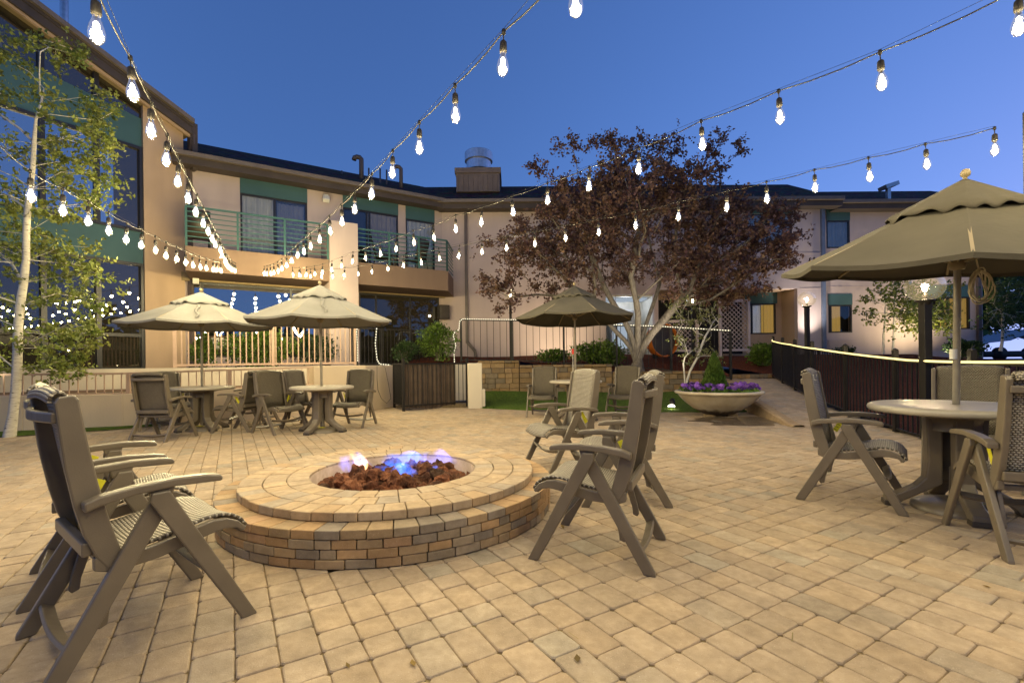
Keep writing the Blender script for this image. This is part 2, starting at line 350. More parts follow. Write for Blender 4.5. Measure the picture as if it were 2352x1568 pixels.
for i in range(-95,110):
    rowoff=0 if True else 0
    for k in range(-20,60):
        order=[.21,.14] if random.random()<.5 else [.14,.21]
        s=k*.35+rowoff
        for L in order:
            t=s+L/2; s+=L; nn=i*pw
            cx=d1.x*t+d2.x*nn-.3; cy=d1.y*t+d2.y*nn+2
            if cy<-.3 or cy>13.6: continue
            if abs(cx)>1.22*cy+2.4: continue
            if cx<-9.6: continue
            fx=lerp_line(FEN,cy)[0]
            if cx>fx+.05: continue
            if cy>7.55:
                xl=lerp_line(RL,cy)[0]
                if cx<xl+.03 and cy>11.6+.0*cx: continue
                if abs(cx-xl)<.09: continue
            if math.hypot(cx-PIT.x,cy-PIT.y)<1.08: continue
            c=random.choice(PAVC); q=random.uniform(.9,1.1); c=(c[0]*q,c[1]*q,c[2]*q)
            paver(cx,cy,L,pw,cy<6.5,c)
pat=pv.build('paver_patio','paver'); tag(pat,kind='structure')
# turf, left strip and mound
WALL1=[(-8.34,7.95),(-7.03,8.42),(-3.35,10.75)]
t=MB()
for (x0,x1,y0f,y1f) in (((-10.5),(-6.3),None,None),):
    n=14; P=[]
    for i in range(n):
        x=x0+(x1-x0)*i/(n-1)
        yb=np.interp(x,[-10.5,-8.34,-7.03,-3.35],[7.2,7.95,8.42,10.75])+.05
        yf=np.interp(x,[-10.5,-8.6,-7.6,-6.7,-6.3],[6.2,7.05,7.62,8.25,8.9])
        P.append([(x,yf,.012),(x,(yf+yb)/2,.03),(x,yb,.03)])
    t.grid(P)
tag(t.build('turf_strip','turf',smooth=True),kind='structure')
t=MB(); P=[]
xs=np.linspace(-1.05,6.0,26)
for x in xs:
    yf=float(np.interp(x,[-1.05,-.9,.5,1.8,3,4.2,5.1,6.0],[11.5,11.35,10.55,10.1,9.95,9.75,9.75,12.6])); yb=float(np.interp(x,[-1,.25,4.2,6.0],[14.1,14.0,13.6,13.2]))
    zb=float(np.interp(x,[-1,4.2,6],[.28,.19,.4]))
    row=[(x,yf,-.01)]
    for k in range(0,9):
        q=k/8; row.append((x,yf+.02+(yb-yf)*q,.014+zb*(q**1.2)+.012*math.sin(x*3+q*9)))
    P.append(row)
t.grid(P); tag(t.build('turf_mound','turf',smooth=True),kind='structure')
# grass blades on the turf
gb=MB()
for _ in range(9000):
    x=random.uniform(-1,5.6); yf=float(np.interp(x,[-1.05,-.9,.5,1.8,3,4.2,5.1,6.0],[11.5,11.35,10.55,10.1,9.95,9.75,9.75,12.6])); yb=float(np.interp(x,[-1,.25,4.2,6.0],[14.1,14.0,13.6,13.2]))
    q=random.random()**1.5; y=yf+.02+(yb-yf)*q; zb=float(np.interp(x,[-1,4.2,6],[.28,.19,.4])); z=zb*q**1.2
    a=random.uniform(0,6.28); hh=random.uniform(.02,.045); k=random.uniform(.6,1.3)
    gb.add([(x-.008*math.cos(a),y-.008*math.sin(a),z),(x+.008*math.cos(a),y+.008*math.sin(a),z),(x+random.gauss(0,.015),y+random.gauss(0,.015),z+hh)],[(0,1,2)],(k,k,k))
tag(gb.build('grass','leaf_shrub'),'short green turf grass on the mound before the stone wall','grass',kind='stuff')
# raised beds (mulch)
m=MB(); P=[]
for x in np.linspace(-3.2,6.3,20):
    yb=float(np.interp(x,[-3.2,-1,.25,4.2,6.3],[14.3,14.25,14.05,13.7,13.4])); z0=float(np.interp(x,[-1,.5,1,3,6.3],[1.12,1.12,.98,.80,.62]))
    P.append([(x,yb+q*(17.02-yb),z0+(1.32-z0)*min(1,q*1.25)+.03*math.sin(x*2+q*7)*(0<q<1)) for q in np.linspace(0,1,12)])
m.grid(P)
P=[]
for y in np.linspace(-.6,17.1,40):
    xf,z0=lerp_line(FEN,min(y,13.8)); 
    if y>13.8: xf=max(6.2,7.7-(y-13.8)*1.2)
    r=[]
    for q in np.linspace(0,1,14):
        x=xf+.04+q*(24-xf); zt=float(np.interp(y,[0,6,9,11.4,13.8,15.5,17],[-.02,.0,.24,.42,.62,1.12,1.28])); 
        rise=float(np.interp(x-xf,[0,1,4,10],[0,.05,.35,.75]))*float(np.interp(y,[0,6,11,15,17],[0.1,.5,1,.35,.0]))
        r.append((x,y,min(float(np.interp(x,[12.5,16],[1.26,.955])),max(z0*(q<.02),zt)+rise)+.02*math.sin(x*3+y*2)*(q>0)))
    P.append(r)
m.grid(P); tag(m.build('mulch_bed','mulch',smooth=True),kind='structure')
# mulch chips near fence
# far right walkway and yard
c=MB(); c.grid([[ (x,y,.97) for y in (13.2,15,17.3,19,30)] for x in (15.2,16.2,17.3,19,25,60)]); tag(c.build('walkway','concrete'),kind='structure')
c=MB(); c.grid([[ (x,y,.93) for y in (17.4,40,90)] for x in (17.6,40,150)]); tag(c.build('parking_lot','asphalt'),kind='structure')
# terrace behind the low wall, ramp side wall
c=MB()
T0=Vector((-7.61,10.58,0)); TD=Vector((.857,.515,0)); TN=Vector((.515,-.857,0))
def tpt(s,n,z): return T0+TD*s+TN*n+Vector((0,0,z))
c.add([tpt(-3,.1,1.05),tpt(7.2,.1,1.05),tpt(7.2,-3.2,1.05),tpt(-3,-3.2,1.05)],[(0,1,2,3)])
tag(c.build('terrace','concrete'),kind='structure')
rw=thing('retaining_wall','pale cream ramp side wall behind the pink baluster rail','wall',tuple(tpt(2,.1,0)))
c=MB(); Mx=Matrix.Rotation(math.atan2(.515,.857),3,'Z')
c.box(tpt(2.1,.02,.52),(10.2,.2,1.08),Mx); c.build('wall_face','cream',rw)
c=MB(); c.box(tpt(1.2,.15,.60),(8.4,.03,.05),Mx); c.build('ledge','brown_stucco',rw)
# ============================================================ WALLS low
def wallrun(mb,pts,th,z0,zs,col=None):
    for i,(a,b) in enumerate(zip(pts,pts[1:])):
        a=Vector((a[0],a[1],0));b=Vector((b[0],b[1],0)); d=(b-a).normalized(); n=Vector((-d.y,d.x,0))
        za=zs[i]; zb=zs[i+1]
        vs=[a,b,b+n*th,a+n*th]; 
        V=[v+Vector((0,0,z0)) for v in vs]+[a+Vector((0,0,za)),b+Vector((0,0,zb)),b+n*th+Vector((0,0,zb)),a+n*th+Vector((0,0,za))]
        mb.add(V,[(3,2,1,0),(4,5,6,7),(0,1,5,4),(1,2,6,5),(2,3,7,6),(3,0,4,7)],col)
lw=thing('low_wall','tan stucco low wall along the patio edge, stepping up to full height at its right end','wall',(-6,9,0))
c=MB(); wallrun(c,[(-11.5,6.9),(-8.34,7.97),(-7.03,8.44),(-4.30,10.15)],.2,-.1,[.62,.62,.60,.66]); c.build('wall_low_part','low_wall',lw,bevel=.012)
c=MB(); wallrun(c,[(-4.30,10.15),(-3.36,10.75)],.9,-.1,[1.065,1.065]); wallrun(c,[(-3.36,10.757),(-3.0,12.9)],.2,-.1,[1.06,1.06]); c.build('wall_high_part','low_wall',lw,bevel=.012)
def rail(name,label,cat,pts,z0s,z1s,step,bal,railw,mat,post=1.25,postw=.05,botgap=0,group=None,panelname='balusters',posttop=.0,cap=False,lead=None):
    T=thing(name,label,cat,(pts[0][0],pts[0][1],z0s[0]),0,group)
    L=[0]
    P3=[Vector((p[0],p[1],0)) for p in pts]
    for a,b_ in zip(P3,P3[1:]): L.append(L[-1]+(b_-a).length)
    def at(s):
        s=max(0,min(L[-1],s))
        for i in range(len(P3)-1):
            if s<=L[i+1]+1e-9:
                q=(s-L[i])/(L[i+1]-L[i]); p=P3[i].lerp(P3[i+1],q); return p,z0s[i]+(z0s[i+1]-z0s[i])*q,z1s[i]+(z1s[i+1]-z1s[i])*q
    b1=MB(); tr=MB()
    for i in range(len(P3)-1):
        a,b_=P3[i],P3[i+1]
        tr.beam(a+Vector((0,0,z1s[i])),b_+Vector((0,0,z1s[i+1])),railw,railw*.8)
        tr.beam(a+Vector((0,0,z0s[i]+botgap)),b_+Vector((0,0,z0s[i+1]+botgap)),railw*.9,railw*.8)
    n=int(L[-1]/step)
    for k in range(1,n):
        p,za,zb=at(k*L[-1]/n); b1.beam(p+Vector((0,0,za+botgap)),p+Vector((0,0,zb-railw*.3)),bal,bal,up=(P3[1]-P3[0]).normalized())
    tr.build('rail',mat,T); b1.build(panelname,mat,T)
    npst=max(1,int(round(L[-1]/post)))
    ss=[k*L[-1]/npst for k in range(npst+1)] if lead is None else lead(L)
    for s in ss:
        p,za,zb=at(s); q=MB(); q.beam(p+Vector((0,0,za-.05)),p+Vector((0,0,zb+posttop)),postw,postw,up=(P3[1]-P3[0]).normalized())
        if cap: q.lathe([(.0,posttop+.03),(postw*.62,posttop+.012),(postw*.62,posttop-.005)],6,tuple(p+Vector((0,0,zb))))
        q.build('post',mat,T)
    return T
rail('lower_railing','short pink painted baluster rail on top of the low tan wall','railing',[(-11.5,6.98),(-8.36,8.06),(-7.08,8.52),(-4.32,10.24)],[.62,.62,.60,.66],[.98,.98,.97,1.04],.125,.016,.045,'pink_rail',1.5,.06)
rail('upper_railing','tall pink painted baluster railing at the terrace edge under the balconies','railing',[tuple(tpt(0,.0,0))[:2],tuple(tpt(3.96,.0,0))[:2]],[1.12,1.14],[2.10,2.14],.125,.028,.06,'pink_rail',2.0,.07)
rail('terrace_fence','black metal picket fence on the terrace before the dark glass doors','fence',[tuple(tpt(4.0,.02,0))[:2],tuple(tpt(4.02,-1.0,0))[:2],tuple(tpt(6.9,-1.0,0))[:2]],[1.12]*3,[2.14]*3,.11,.016,.035,'black_metal',1.6,.045)
# stone retaining wall
sw=thing('stone_wall','tan split face block retaining wall holding the planting bed','wall',(2,13.6,0))
c=MB(); SWL=[(-1.0,14.05,.27,1.16),(.22,13.9,.26,1.15),(.23,13.9,.26,1.02),(2.9,13.66,.23,.99),(2.92,13.66,.2,.80),(4.2,13.5,.18,.80),(5.55,13.2,.3,.80)]
STC=[(.27,.185,.095),(.31,.215,.115),(.23,.165,.095),(.20,.16,.11),(.29,.19,.09)]
for (x0,y0,zb0,zt0),(x1,y1,zb1,zt1) in zip(SWL,SWL[1:]):
    L=math.hypot(x1-x0,y1-y0)
    if L<.2: continue
    M3=Matrix.Rotation(math.atan2(y1-y0,x1-x0),3,'Z'); zt=zt0; zt_=zt; k=0
    while zt>0:
        h=.075 if k==0 else .15; s=0
        while s<L-.01:
            bl=min(random.choice((.3,.38,.42,.22)),L-s)
            if L-s-bl<.08: bl=L-s
            m_=s+bl/2; px=x0+(x1-x0)*m_/L; py=y0+(y1-y0)*m_/L
            q=random.uniform(.85,1.15); cc=random.choice(STC); cc=tuple(v*q for v in cc)
            c.box((px,py+random.uniform(-.012,.012)-(.02 if k==0 else 0),zt-h/2),(bl-.007,.26 if k else .3,h-.006),M3,cc); s+=bl
        zt-=h; k+=1
c.build('blocks','stone',sw,bevel=.012)
c=MB(); wallrun(c,[(-1.0,14.1),(5.55,13.28)],.1,-.1,[.78,.7]); c.build('backing','joint',sw)
# white pillar and low curb
wp=thing('stub_wall','short cream stucco wall end standing between the cloth covered fence and the turf','wall',(-.87,11.4,0))
c=MB(); c.box((-.95,11.75,.53),(.34,.95,1.12),Matrix.Rotation(.12,3,'Z')); c.build('wall_block','cream',wp,bevel=.015)
c=MB(); c.box((-.72,11.40,.25),(.11,.16,.42),Matrix.Rotation(.12,3,'Z')); c.build('outlet_box','cream',wp,bevel=.01)
cb=MB(); P=[]
for i in range(15):
    y=7.45+i*(9.95-7.45)/14; x,z=lerp_line(RL,max(y,7.55)); z=max(z,0)+.02
    P.append([(x-.10-.05*(i/14),y,-.05),(x-.09,y,z*.9),(x-.05,y,z+.012),(x+.08,y,z+.012),(x+.10,y,z-.03)])
for i in range(1,9):
    y=9.95+i*.45; x,z=lerp_line(RL,min(y,13.8)); P.append([(x-.15,y,0),(x-.09,y,z*.9),(x-.05,y,z+.03),(x+.08,y,z+.03),(x+.10,y,z-.03)])
cb.col=(.40,.29,.17); cb.grid(P); tag(cb.build('ramp_curb','stone',smooth=False),'tan stone curb along the left edge of the paved ramp','curb')
# brick edging at the top of the ramp
eg=MB()
for i in range(12): eg.box((6.25+i*.135,13.75+i*.01,.61),(.125,.10,.12),None,random.choice(STC))
tag(eg.build('brick_edging','brick',bevel=.006),'row of upright tan bricks edging the mulch at the top of the ramp','edging')
# ============================================================ BUILDING
class Plane:
    def __init__(s,o,d,n): s.o=Vector(o); s.d=Vector(d).normalized(); s.n=Vector(n).normalized(); s.M=Matrix((s.d,s.n,Vector((0,0,1)))).transposed()
    def hit(s,px,py,off=0):
        r=ray(px,py); o=s.o+s.n*off; t=(o-CAM).dot(s.n)/r.dot(s.n); p=CAM+r*t; return (p-s.o).dot(s.d),p.z
    def pt(s,a,z,n=0): return s.o+s.d*a+s.n*n+Vector((0,0,z))
    def box(s,mb,a0,a1,z0,z1,n0,n1,col=None): mb.box(s.pt((a0+a1)/2,(z0+z1)/2,(n0+n1)/2),(abs(a1-a0),abs(n1-n0),abs(z1-z0)),s.M,col)
    def poly(s,mb,pts,n0,n1,col=None):  # pts (a,z)
        mb.prism(pts,s.d,(0,0,1),s.n,abs(n1-n0),s.o+s.n*((n0+n1)/2),col)
cor=Vector((-9.14,13.09,0))
PB=Plane(cor,(.857,.515,0),(.515,-.857,0)); PA=Plane(cor,(-.528,-.849,0),(.849,-.528,0))
cB=PB.pt(7.75,0); PC=Plane((cB.x,cB.y,0),(1,.012,0),(.012,-1,0)); print('C corner',cB)
H=thing('hotel_building','two storey tan stucco hotel with teal panels, dark shingle roof and balconies','building',(0,17,1.2))
def part(mb,name,mat,bev=0,smooth=False,par=None): return mb.build(name,mat,par or H,smooth,bev)
def window(P,a0,a1,z0,z1,off=.03,mull=(),pane='pane',curtain='curtain',depth=.25,fw=.05,cur_fr=(0,1),inner='dark_int',slide=None,curname='curtain'):
    f=MB()
    P.box(f,a0,a1,z0,z0+fw,off-.05,off+.03); P.box(f,a0,a1,z1-fw,z1,off-.05,off+.03)
    P.box(f,a0,a0+fw,z0+fw,z1-fw,off-.05,off+.03); P.box(f,a1-fw,a1,z0+fw,z1-fw,off-.05,off+.03)
    for mu in mull: am=a0+(a1-a0)*mu; P.box(f,am-fw*.5,am+fw*.5,z0+fw,z1-fw,off-.048,off+.028)
    W=part(f,'window','frame_dark')
    g=MB(); q=[P.pt(a0+fw,z0+fw,off),P.pt(a1-fw,z0+fw,off),P.pt(a1-fw,z1-fw,off),P.pt(a0+fw,z1-fw,off)]; g.add(q,[(0,1,2,3)]); g.build('glass_pane',pane,W)
    if curtain:
        n=90;pts=[]
        u0,u1=cur_fr; A0=a0+(a1-a0)*u0;A1=a0+(a1-a0)*u1
        for i in range(n+1):
            a=A0+(A1-A0)*i/n; dd=off-.10-.025*math.sin(a*46+1.5*math.sin(a*5))
            pts.append([P.pt(a,z0+.02,dd),P.pt(a,z1-.02,dd)])
        c_=MB(); c_.grid(pts); c_.build(curname,curtain,W,smooth=True)
    bk=MB(); P.box(bk,a0,a1,z0,z1,off-.36,off-.3); P.box(bk,a0-.02,a0,z0,z1,off-.3,off-.05);P.box(bk,a1,a1+.02,z0,z1,off-.3,off-.05);P.box(bk,a0,a1,z1,z1+.02,off-.3,off-.05);P.box(bk,a0,a1,z0-.02,z0,off-.3,off-.05); bk.build('window_recess',inner,W)
    return W
def wall_with_holes(mb,P,a0,a1,z0,z1,holes,th=.2,col=None):
    As=sorted(set([a0,a1]+[h[0] for h in holes]+[h[1] for h in holes])); Zs=sorted(set([z0,z1]+[h[2] for h in holes]+[h[3] for h in holes]))
    for i in range(len(As)-1):
        run=None
        for j_ in range(len(Zs)-1):
            am=(As[i]+As[i+1])/2; zm=(Zs[j_]+Zs[j_+1])/2
            if am<a0 or am>a1 or zm<z0 or zm>z1: continue
            if any(h[0]<am<h[1] and h[2]<zm<h[3] for h in holes): continue
            P.box(mb,As[i],As[i+1],Zs[j_],Zs[j_+1],-th,0,col)
# ---- wing B
sB=lambda px,py,off=0: PB.hit(px,py,off)
zE=6.72; fl2=4.07
a_d1=(sB(552,500)[0],sB(706,500)[0]); a_d2=(sB(842,520)[0],sB(914,520)[0]); a_d2t=(sB(787,470)[0],sB(914,470)[0]); a_w3=(sB(932,540)[0],sB(998,540)[0])
zd1=sB(552,443)[1]; zd3=sB(965,507)[1]; zd2=sB(880,490)[1]
zg1=sB(600,657)[1]; zg2=sB(900,677)[1]; a_g1=(sB(437,700)[0],sB(752,700)[0]); a_g2=(sB(825,700)[0],sB(1009,700)[0])
zgb=1.35
endB=7.75
hB=[(a_d1[0],a_d1[1],fl2,zd1),(a_d2t[0],a_d2t[1],fl2,zd2),(a_w3[0],a_w3[1],fl2,zd3),(a_g1[0],a_g1[1],zgb,zg1),(a_g2[0],a_g2[1],1.05,zg2)]
c=MB(); wall_with_holes(c,PB,-.1,endB,.8,zE,hB); part(c,'wall','stucco')
for a_,z_ in ((a_d1,zd1),(a_d2t,zd2),(a_w3,zd3)):
    c=MB(); PB.box(c,a_[0],a_[1],z_,zE-.02,0,.025); part(c,'teal_panel','teal')
window(PB,a_d1[0],a_d1[1],fl2,zd1,-.03,(.5,),'pane','curtain',cur_fr=(.03,.48))
window(PB,a_d1[0]+(a_d1[1]-a_d1[0])*.52,a_d1[1]-.05,fl2+.02,zd1-.06,-.12,(),'pane','curtain_brown',fw=.03)
window(PB,a_d2t[0],a_d2t[1],fl2,zd2,-.03,(.42,.47),'pane','curtain_brown',cur_fr=(.45,1))
window(PB,a_w3[0],a_w3[1],fl2,zd3,-.03,(),'pane','curtain',cur_fr=(0,1))
window(PB,a_g1[0],a_g1[1],zgb,zg1,-.05,(.08,.71),'pane_dark',None)
window(PB,a_g2[0],a_g2[1],1.05,zg2,-.05,(.2,.62),'pane_low',None)
# header beams
c=MB(); PB.box(c,-.05,a_g1[1]+.15,zg1,zg1+.24,0,.10); PB.box(c,a_g2[0]-.1,a_g2[1]+.2,zg2,zg2+.26,0,.10); part(c,'header','olive_trim')
# eave and roof B
def eave(P,a0,a1,z,ov,name='fascia'):
    c=MB(); P.box(c,a0,a1,z-.02,z+.26,ov-.04,ov); P.box(c,a0,a1,z-.02,z+.0,0,ov-.04); part(c,'fascia','fascia')
    c=MB(); P.box(c,a0,a1,z+.17,z+.285,ov+.002,ov+.11); part(c,'gutter','gutter')
eave(PB,-.2,endB+.05,zE-.07,.45); 
c=MB(); rise=1.74; run_=3.6
def roofpoly(P,a0,a1,a0b,a1b,z,ov):
    v=[P.pt(a0,z,ov),P.pt(a1,z,ov),P.pt(a1b,z+rise,ov-run_),P.pt(a0b,z+rise,ov-run_)]
    v2=[p-Vector((0,0,.08)) for p in v]; c.add(v+v2,[(0,1,2,3),(7,6,5,4),(0,4,5,1),(1,5,6,2),(2,6,7,3),(3,7,4,0)])
roofpoly(PB,-.3,endB+.1,-.3,endB+.9,zE+.20,.47)
# back slope
zC=6.72
def crf(P,a0,a1,z,ov,rs=1.2,rn=3.4,sh=0,sh2=0):
    v=[P.pt(a0,z,ov),P.pt(a1,z,ov),P.pt(a1+sh2,z+rs,ov-rn),P.pt(a0+sh,z+rs,ov-rn),P.pt(a1,z,ov-2*rn),P.pt(a0,z,ov-2*rn)]
    v2=[p-Vector((0,0,.08)) for p in v]; c.add(v+v2,[(0,1,2,3),(3,2,4,5),(9,8,7,6),(0,6,7,1),(1,7,8,2),(3,9,6,0),(2,8,10,4)])
a_end=PC.hit(1896,600)[0]; aD_end=PC.hit(2257,700,-.3)[0]
crf(PC,-.25,a_end+.1,zC+.18,.47,1.55,2.9,-2.6); crf(PC,a_end+.02,aD_end+.3,zC+.16,.17,1.36,2.9)
part(c,'roof','shingle')
# ---- wing C (frontal) and D (set back .3)
pc=lambda px,py,off=0: PC.hit(px,py,off)
wu=(pc(1713,500)[0],pc(1819,500)[0],pc(1760,561)[1],pc(1760,491)[1]); zsof=pc(1760,663)[1]
wg=(pc(1714,730,-1.0)[0],pc(1782,730,-1.0)[0],pc(1750,767,-1.0)[1],pc(1750,697,-1.0)[1])
rec0,rec1=pc(1512,700)[0],pc(1832,700)[0]
vend=(pc(1392,760)[0],pc(1503,760)[0])
c=MB(); wall_with_holes(c,PC,-.02,a_end,1.0,zC,[(wu[0],wu[1],wu[2],wu[3]),(rec0,rec1,1.0,zsof),(vend[0],vend[1],1.0,3.55)])
part(c,'wall','stucco')
c=MB(); PC.box(c,wu[0],wu[1],wu[3],zC-.02,0,.025); part(c,'teal_panel','teal')
window(PC,wu[0],wu[1],wu[2],wu[3],-.04,(.47,),'pane','curtain',cur_fr=(.0,1))
# recess ground floor
c=MB(); 
wall_with_holes(c,Plane(PC.pt(0,0,-1.0),PC.d,PC.n),rec0,rec1,1.0,zsof,[wg]); PC.box(c,rec0-.1,rec0,1.0,zsof,-1.2,-.2); PC.box(c,rec1,rec1+.1,1.,zsof,-1.2,-.2); PC.box(c,rec0,rec1,zsof,zsof+.05,-1.2,-.2); part(c,'recess_wall','stucco_warm')
P2=Plane(PC.pt(0,0,-1.0),PC.d,PC.n)
c=MB(); P2.box(c,wg[0]-.05,wg[1]+.05,wg[3],zsof,0,.03); part(c,'teal_panel','teal')
window(P2,wg[0]+.02,wg[0]+.03+(wg[1]-wg[0])*.62,wg[2]+.03,wg[3]-.03,-.16,(),'pane_clear','curtain_lit_pale',cur_fr=(.35,.95),fw=.012,curname='curtain')
window(P2,wg[0],wg[1],wg[2],wg[3],-.03,(.2,),'pane_clear','curtain_lit',cur_fr=(.55,1),inner='dark_int',curname='curtain')
c=MB(); 
# vending alcove
PC.box(c,vend[0],vend[1],1.0,3.55,-1.6,-1.55); PC.box(c,vend[0]-.05,vend[0],1.,3.55,-1.6,-.2); PC.box(c,vend[1],vend[1]+.05,1.,3.55,-1.6,-.2); PC.box(c,vend[0],vend[1],3.5,3.55,-1.55,-.2); part(c,'alcove_wall','white_box')
c=MB(); PC.box(c,vend[0]+.1,vend[1]-.1,3.44,3.48,-1.3,-.5); part(c,'alcove_light','vending')
# D
PD=Plane(PC.pt(0,0,-.3),PC.d,PC.n); pd=lambda px,py: PD.hit(px,py)
W1=(pd(1902,700)[0],pd(1957,700)[0],pd(1930,764)[1],pd(1930,700)[1]); W2=(pd(2130,700)[0],pd(2228,700)[0],pd(2180,756)[1],pd(2180,682)[1]); WU=(pd(1898,540)[0],pd(1952,540)[0],pd(1925,570)[1],pd(1925,506)[1])
c=MB(); wall_with_holes(c,PD,a_end-.4,aD_end,1.0,zC,[W1,W2,WU]); PD.box(c,aD_end-.2,aD_end,1,zC,-6,-.2); part(c,'wall','stucco')
for ww,zt in ((W1,pd(1930,675)[1]),(W2,pd(2180,655)[1]),(WU,zC-.02)):
    c=MB(); PD.box(c,ww[0],ww[1],ww[3],zt,0,.025); part(c,'teal_panel','teal')
window(PD,*W1,-.03,(.12,),'pane_clear','curtain_lit',cur_fr=(.05,.62),curname='curtain'); window(PD,*W2,-.03,(.12,.38,.5),'pane_clear','curtain_lit',cur_fr=(.36,1)); window(PD,*WU,-.03,(),'pane','curtain')
eave(PC,-.1,a_end+.35,zC-.10,.45); eave(PD,a_end+.36,aD_end+.25,zC-.12,.45)
c=MB()
for (P_,a0_,a1_,zz_) in ((PC,.1,rec0-.1,zsof),(PC,rec1+.1,a_end-.1,zsof),(PC,.1,a_end-.1,5.0),(PD,a_end+.1,aD_end,zsof+.1),(PD,W1[1]+.1,aD_end,5.0)):
    c=MB(); P_.box(c,a0_,a1_,zz_-.012,zz_+.012,0,.012); part(c,'reveal_strip','stucco')
for k in range(1,5):
    a_=rec0*k/5; c=MB(); PC.box(c,a_-.008,a_+.008,1.1,zC-.1,0,.008); part(c,'reveal_strip','stucco')
# AC grilles
for (x0,x1,y0,y1) in ((2138,2215,802,776),(1902,1955,806,780),(1722,1775,0,0)):
    c=MB()
    if y0:
        a0,z0=pd(x0,y0);a1,z1=pd(x1,y1); PD.box(c,a0,a1,z0,z1,0,.03)
        for k in range(9): z=z0+(z1-z0)*(k+.5)/9; PD.box(c,a0+.03,a1-.03,z-.008,z+.008,.03,.045)
        part(c,'vent_grille','stucco')
c=MB(); P2.box(c,rec0+.15,P2.hit(1704,700)[0],1.35,zsof-.25,.0,.02); part(c,'recess_shade_panel','dark_int')  # added dark panel in place of the shade inside the recess, behind the lattice
# downpipes
def dpipe(P,px,py0,py1,off,w_=.1):
    a,z0=P.hit(px,py0,off); _,z1=P.hit(px,py1,off); c=MB(); P.box(c,a-w_/2,a+w_/2,z1,z0,off-.05,off+.05); return c,a,z1
c,a,z1=dpipe(PC,1069,462,788,.06,.1); c.beam(PC.pt(a,z1+.05,.06),PC.pt(a+.28,z1-.28,.12),.1,.1); c.beam(PC.pt(a+.27,z1-.26,.12),PC.pt(a+.33,z1-.5,.12),.1,.1); part(c,'downpipe','downpipe')
c,a,z1=dpipe(PC,1889,466,815,.05,.12); part(c,'downpipe','steel_blue')
c,a,z1=dpipe(PD,2246,500,825,.08,.12); part(c,'downpipe','downpipe')
# ---- balconies
PR=Plane(PB.pt(0,0,1.45),PB.d,PB.n); pr=lambda px,py: PR.hit(px,py)
b1a=pr(426,600)[0]; b1b=pr(757,600)[0]; b2a=pr(820,620)[0]; b2b=pr(1029,630)[0]; b2c=PB.hit(1043,640)[0]
zs1=pr(600,581)[1]; 
def balcony(a0,a1,ztop,zbot,angled=None,posts=4):
    c=MB(); 
    poly=[(a0,-1.45),(a0,0),(a1,0)]
    if angled: poly+=[(angled,-1.45)]
    else: poly+=[(a1,-1.45)]
    vs=[PR.pt(p[0],zbot,p[1]) for p in poly]+[PR.pt(p[0],ztop,p[1]) for p in poly]; n=4
    c.add(vs,[(0,1,2,3),(7,6,5,4)]+[(k,(k+1)%n,n+(k+1)%n,n+k) for k in range(n)]); B=part(c,'balcony','brown_stucco')
    r=MB(); zt=ztop+1.02
    segs=[(PR.pt(a0+.02,0,-.03),PR.pt(a1-.02,0,-.03))]
    if angled: segs.append((PR.pt(a1-.02,0,-.03),PR.pt(angled-.04,0,-1.4)))
    for s0,s1 in segs:
        for k in range(8):
            z=ztop+.13+k*(zt-ztop-.13)/7; wd=.045 if k==7 else .024; r.beam(s0+Vector((0,0,z)),s1+Vector((0,0,z)),wd,wd)
        N=posts if s0 is segs[0][0] else 1
        for k in range(N+1):
            p=s0.lerp(s1,k/N); r.beam(p+Vector((0,0,ztop-.32)),p+Vector((0,0,zt)),.05,.05,up=PB.d)
    r.build('balcony_railing','teal_metal',B); return B
balcony(b1a,b1b-.02,zs1,pr(600,634)[1],posts=3); balcony(b2a,b2b,pr(900,610)[1],pr(900,658)[1],b2c,posts=3)
# pilaster between balconies
c=MB(); PR.box(c,pr(757,650)[0],pr(822,650)[0],.9,pr(790,511)[1],-1.4,.06); part(c,'pilaster','stucco')
# ---- wing A (gable end glazing on the left)
pa=lambda px,py,off=0: PA.hit(px,py,off)
col_a=pa(331,700)[0]
def rakez(a,off=0): # underside of the rake soffit
    a0,z0=pa(395,292); a1,z1=pa(100,80); return z0+(z1-z0)*(a-a0)/(a1-a0)
LA=9.0
c=MB(); PA.poly(c,[(0,.6),(col_a,.6),(col_a,rakez(col_a)),(0,rakez(0))],-.25,.06); part(c,'column','stucco_warm')
t1b=pa(260,596)[1]; t1t=pa(260,521)[1]; t2b=pa(285,326)[1]; zAb=pa(200,851)[1]
c=MB(); PA.box(c,col_a,LA,t1b,t1t,-.15,-.02); part(c,'teal_panel','teal'); c=MB()
ta,tz=pa(320,270); tb,tzb=pa(107,166); sl=(tzb-tz)/(tb-ta); tf=lambda a: tz+sl*(a-ta)
PA.poly(c,[(col_a,t2b),(LA,t2b),(LA,tf(LA)),(col_a,tf(col_a))],-.15,-.02); part(c,'teal_panel','teal')
c=MB(); PA.box(c,col_a,LA,.5,zAb,-.2,.0); part(c,'wall','stucco')
fm=MB()
muls=[pa(223,400)[0],pa(97,400)[0]]; st=muls[1]-muls[0]; muls+= [muls[1]+st*k for k in range(1,4)]
def strip(z0,z1):
    PA.box(fm,col_a,LA,z0,z0+.07,-.12,.02); PA.box(fm,col_a,LA,z1-.07,z1,-.12,.02)
strip(zAb,t1b); strip(t1t,t2b); zm=pa(200,766)[1]; PA.box(fm,col_a,LA,zm-.04,zm+.04,-.12,.018)
for a in muls: 
    for z0,z1 in ((zAb,t1b),(t1t,t2b),(tf(a)-.0,rakez(a))): PA.box(fm,a-.05,a+.05,z0,z1,-.13,.03)
PA.box(fm,col_a,col_a+.07,zAb,t1b,-.12,.025); PA.box(fm,col_a,col_a+.07,t1t,t2b,-.12,.025)
WA=part(fm,'window','frame_dark')
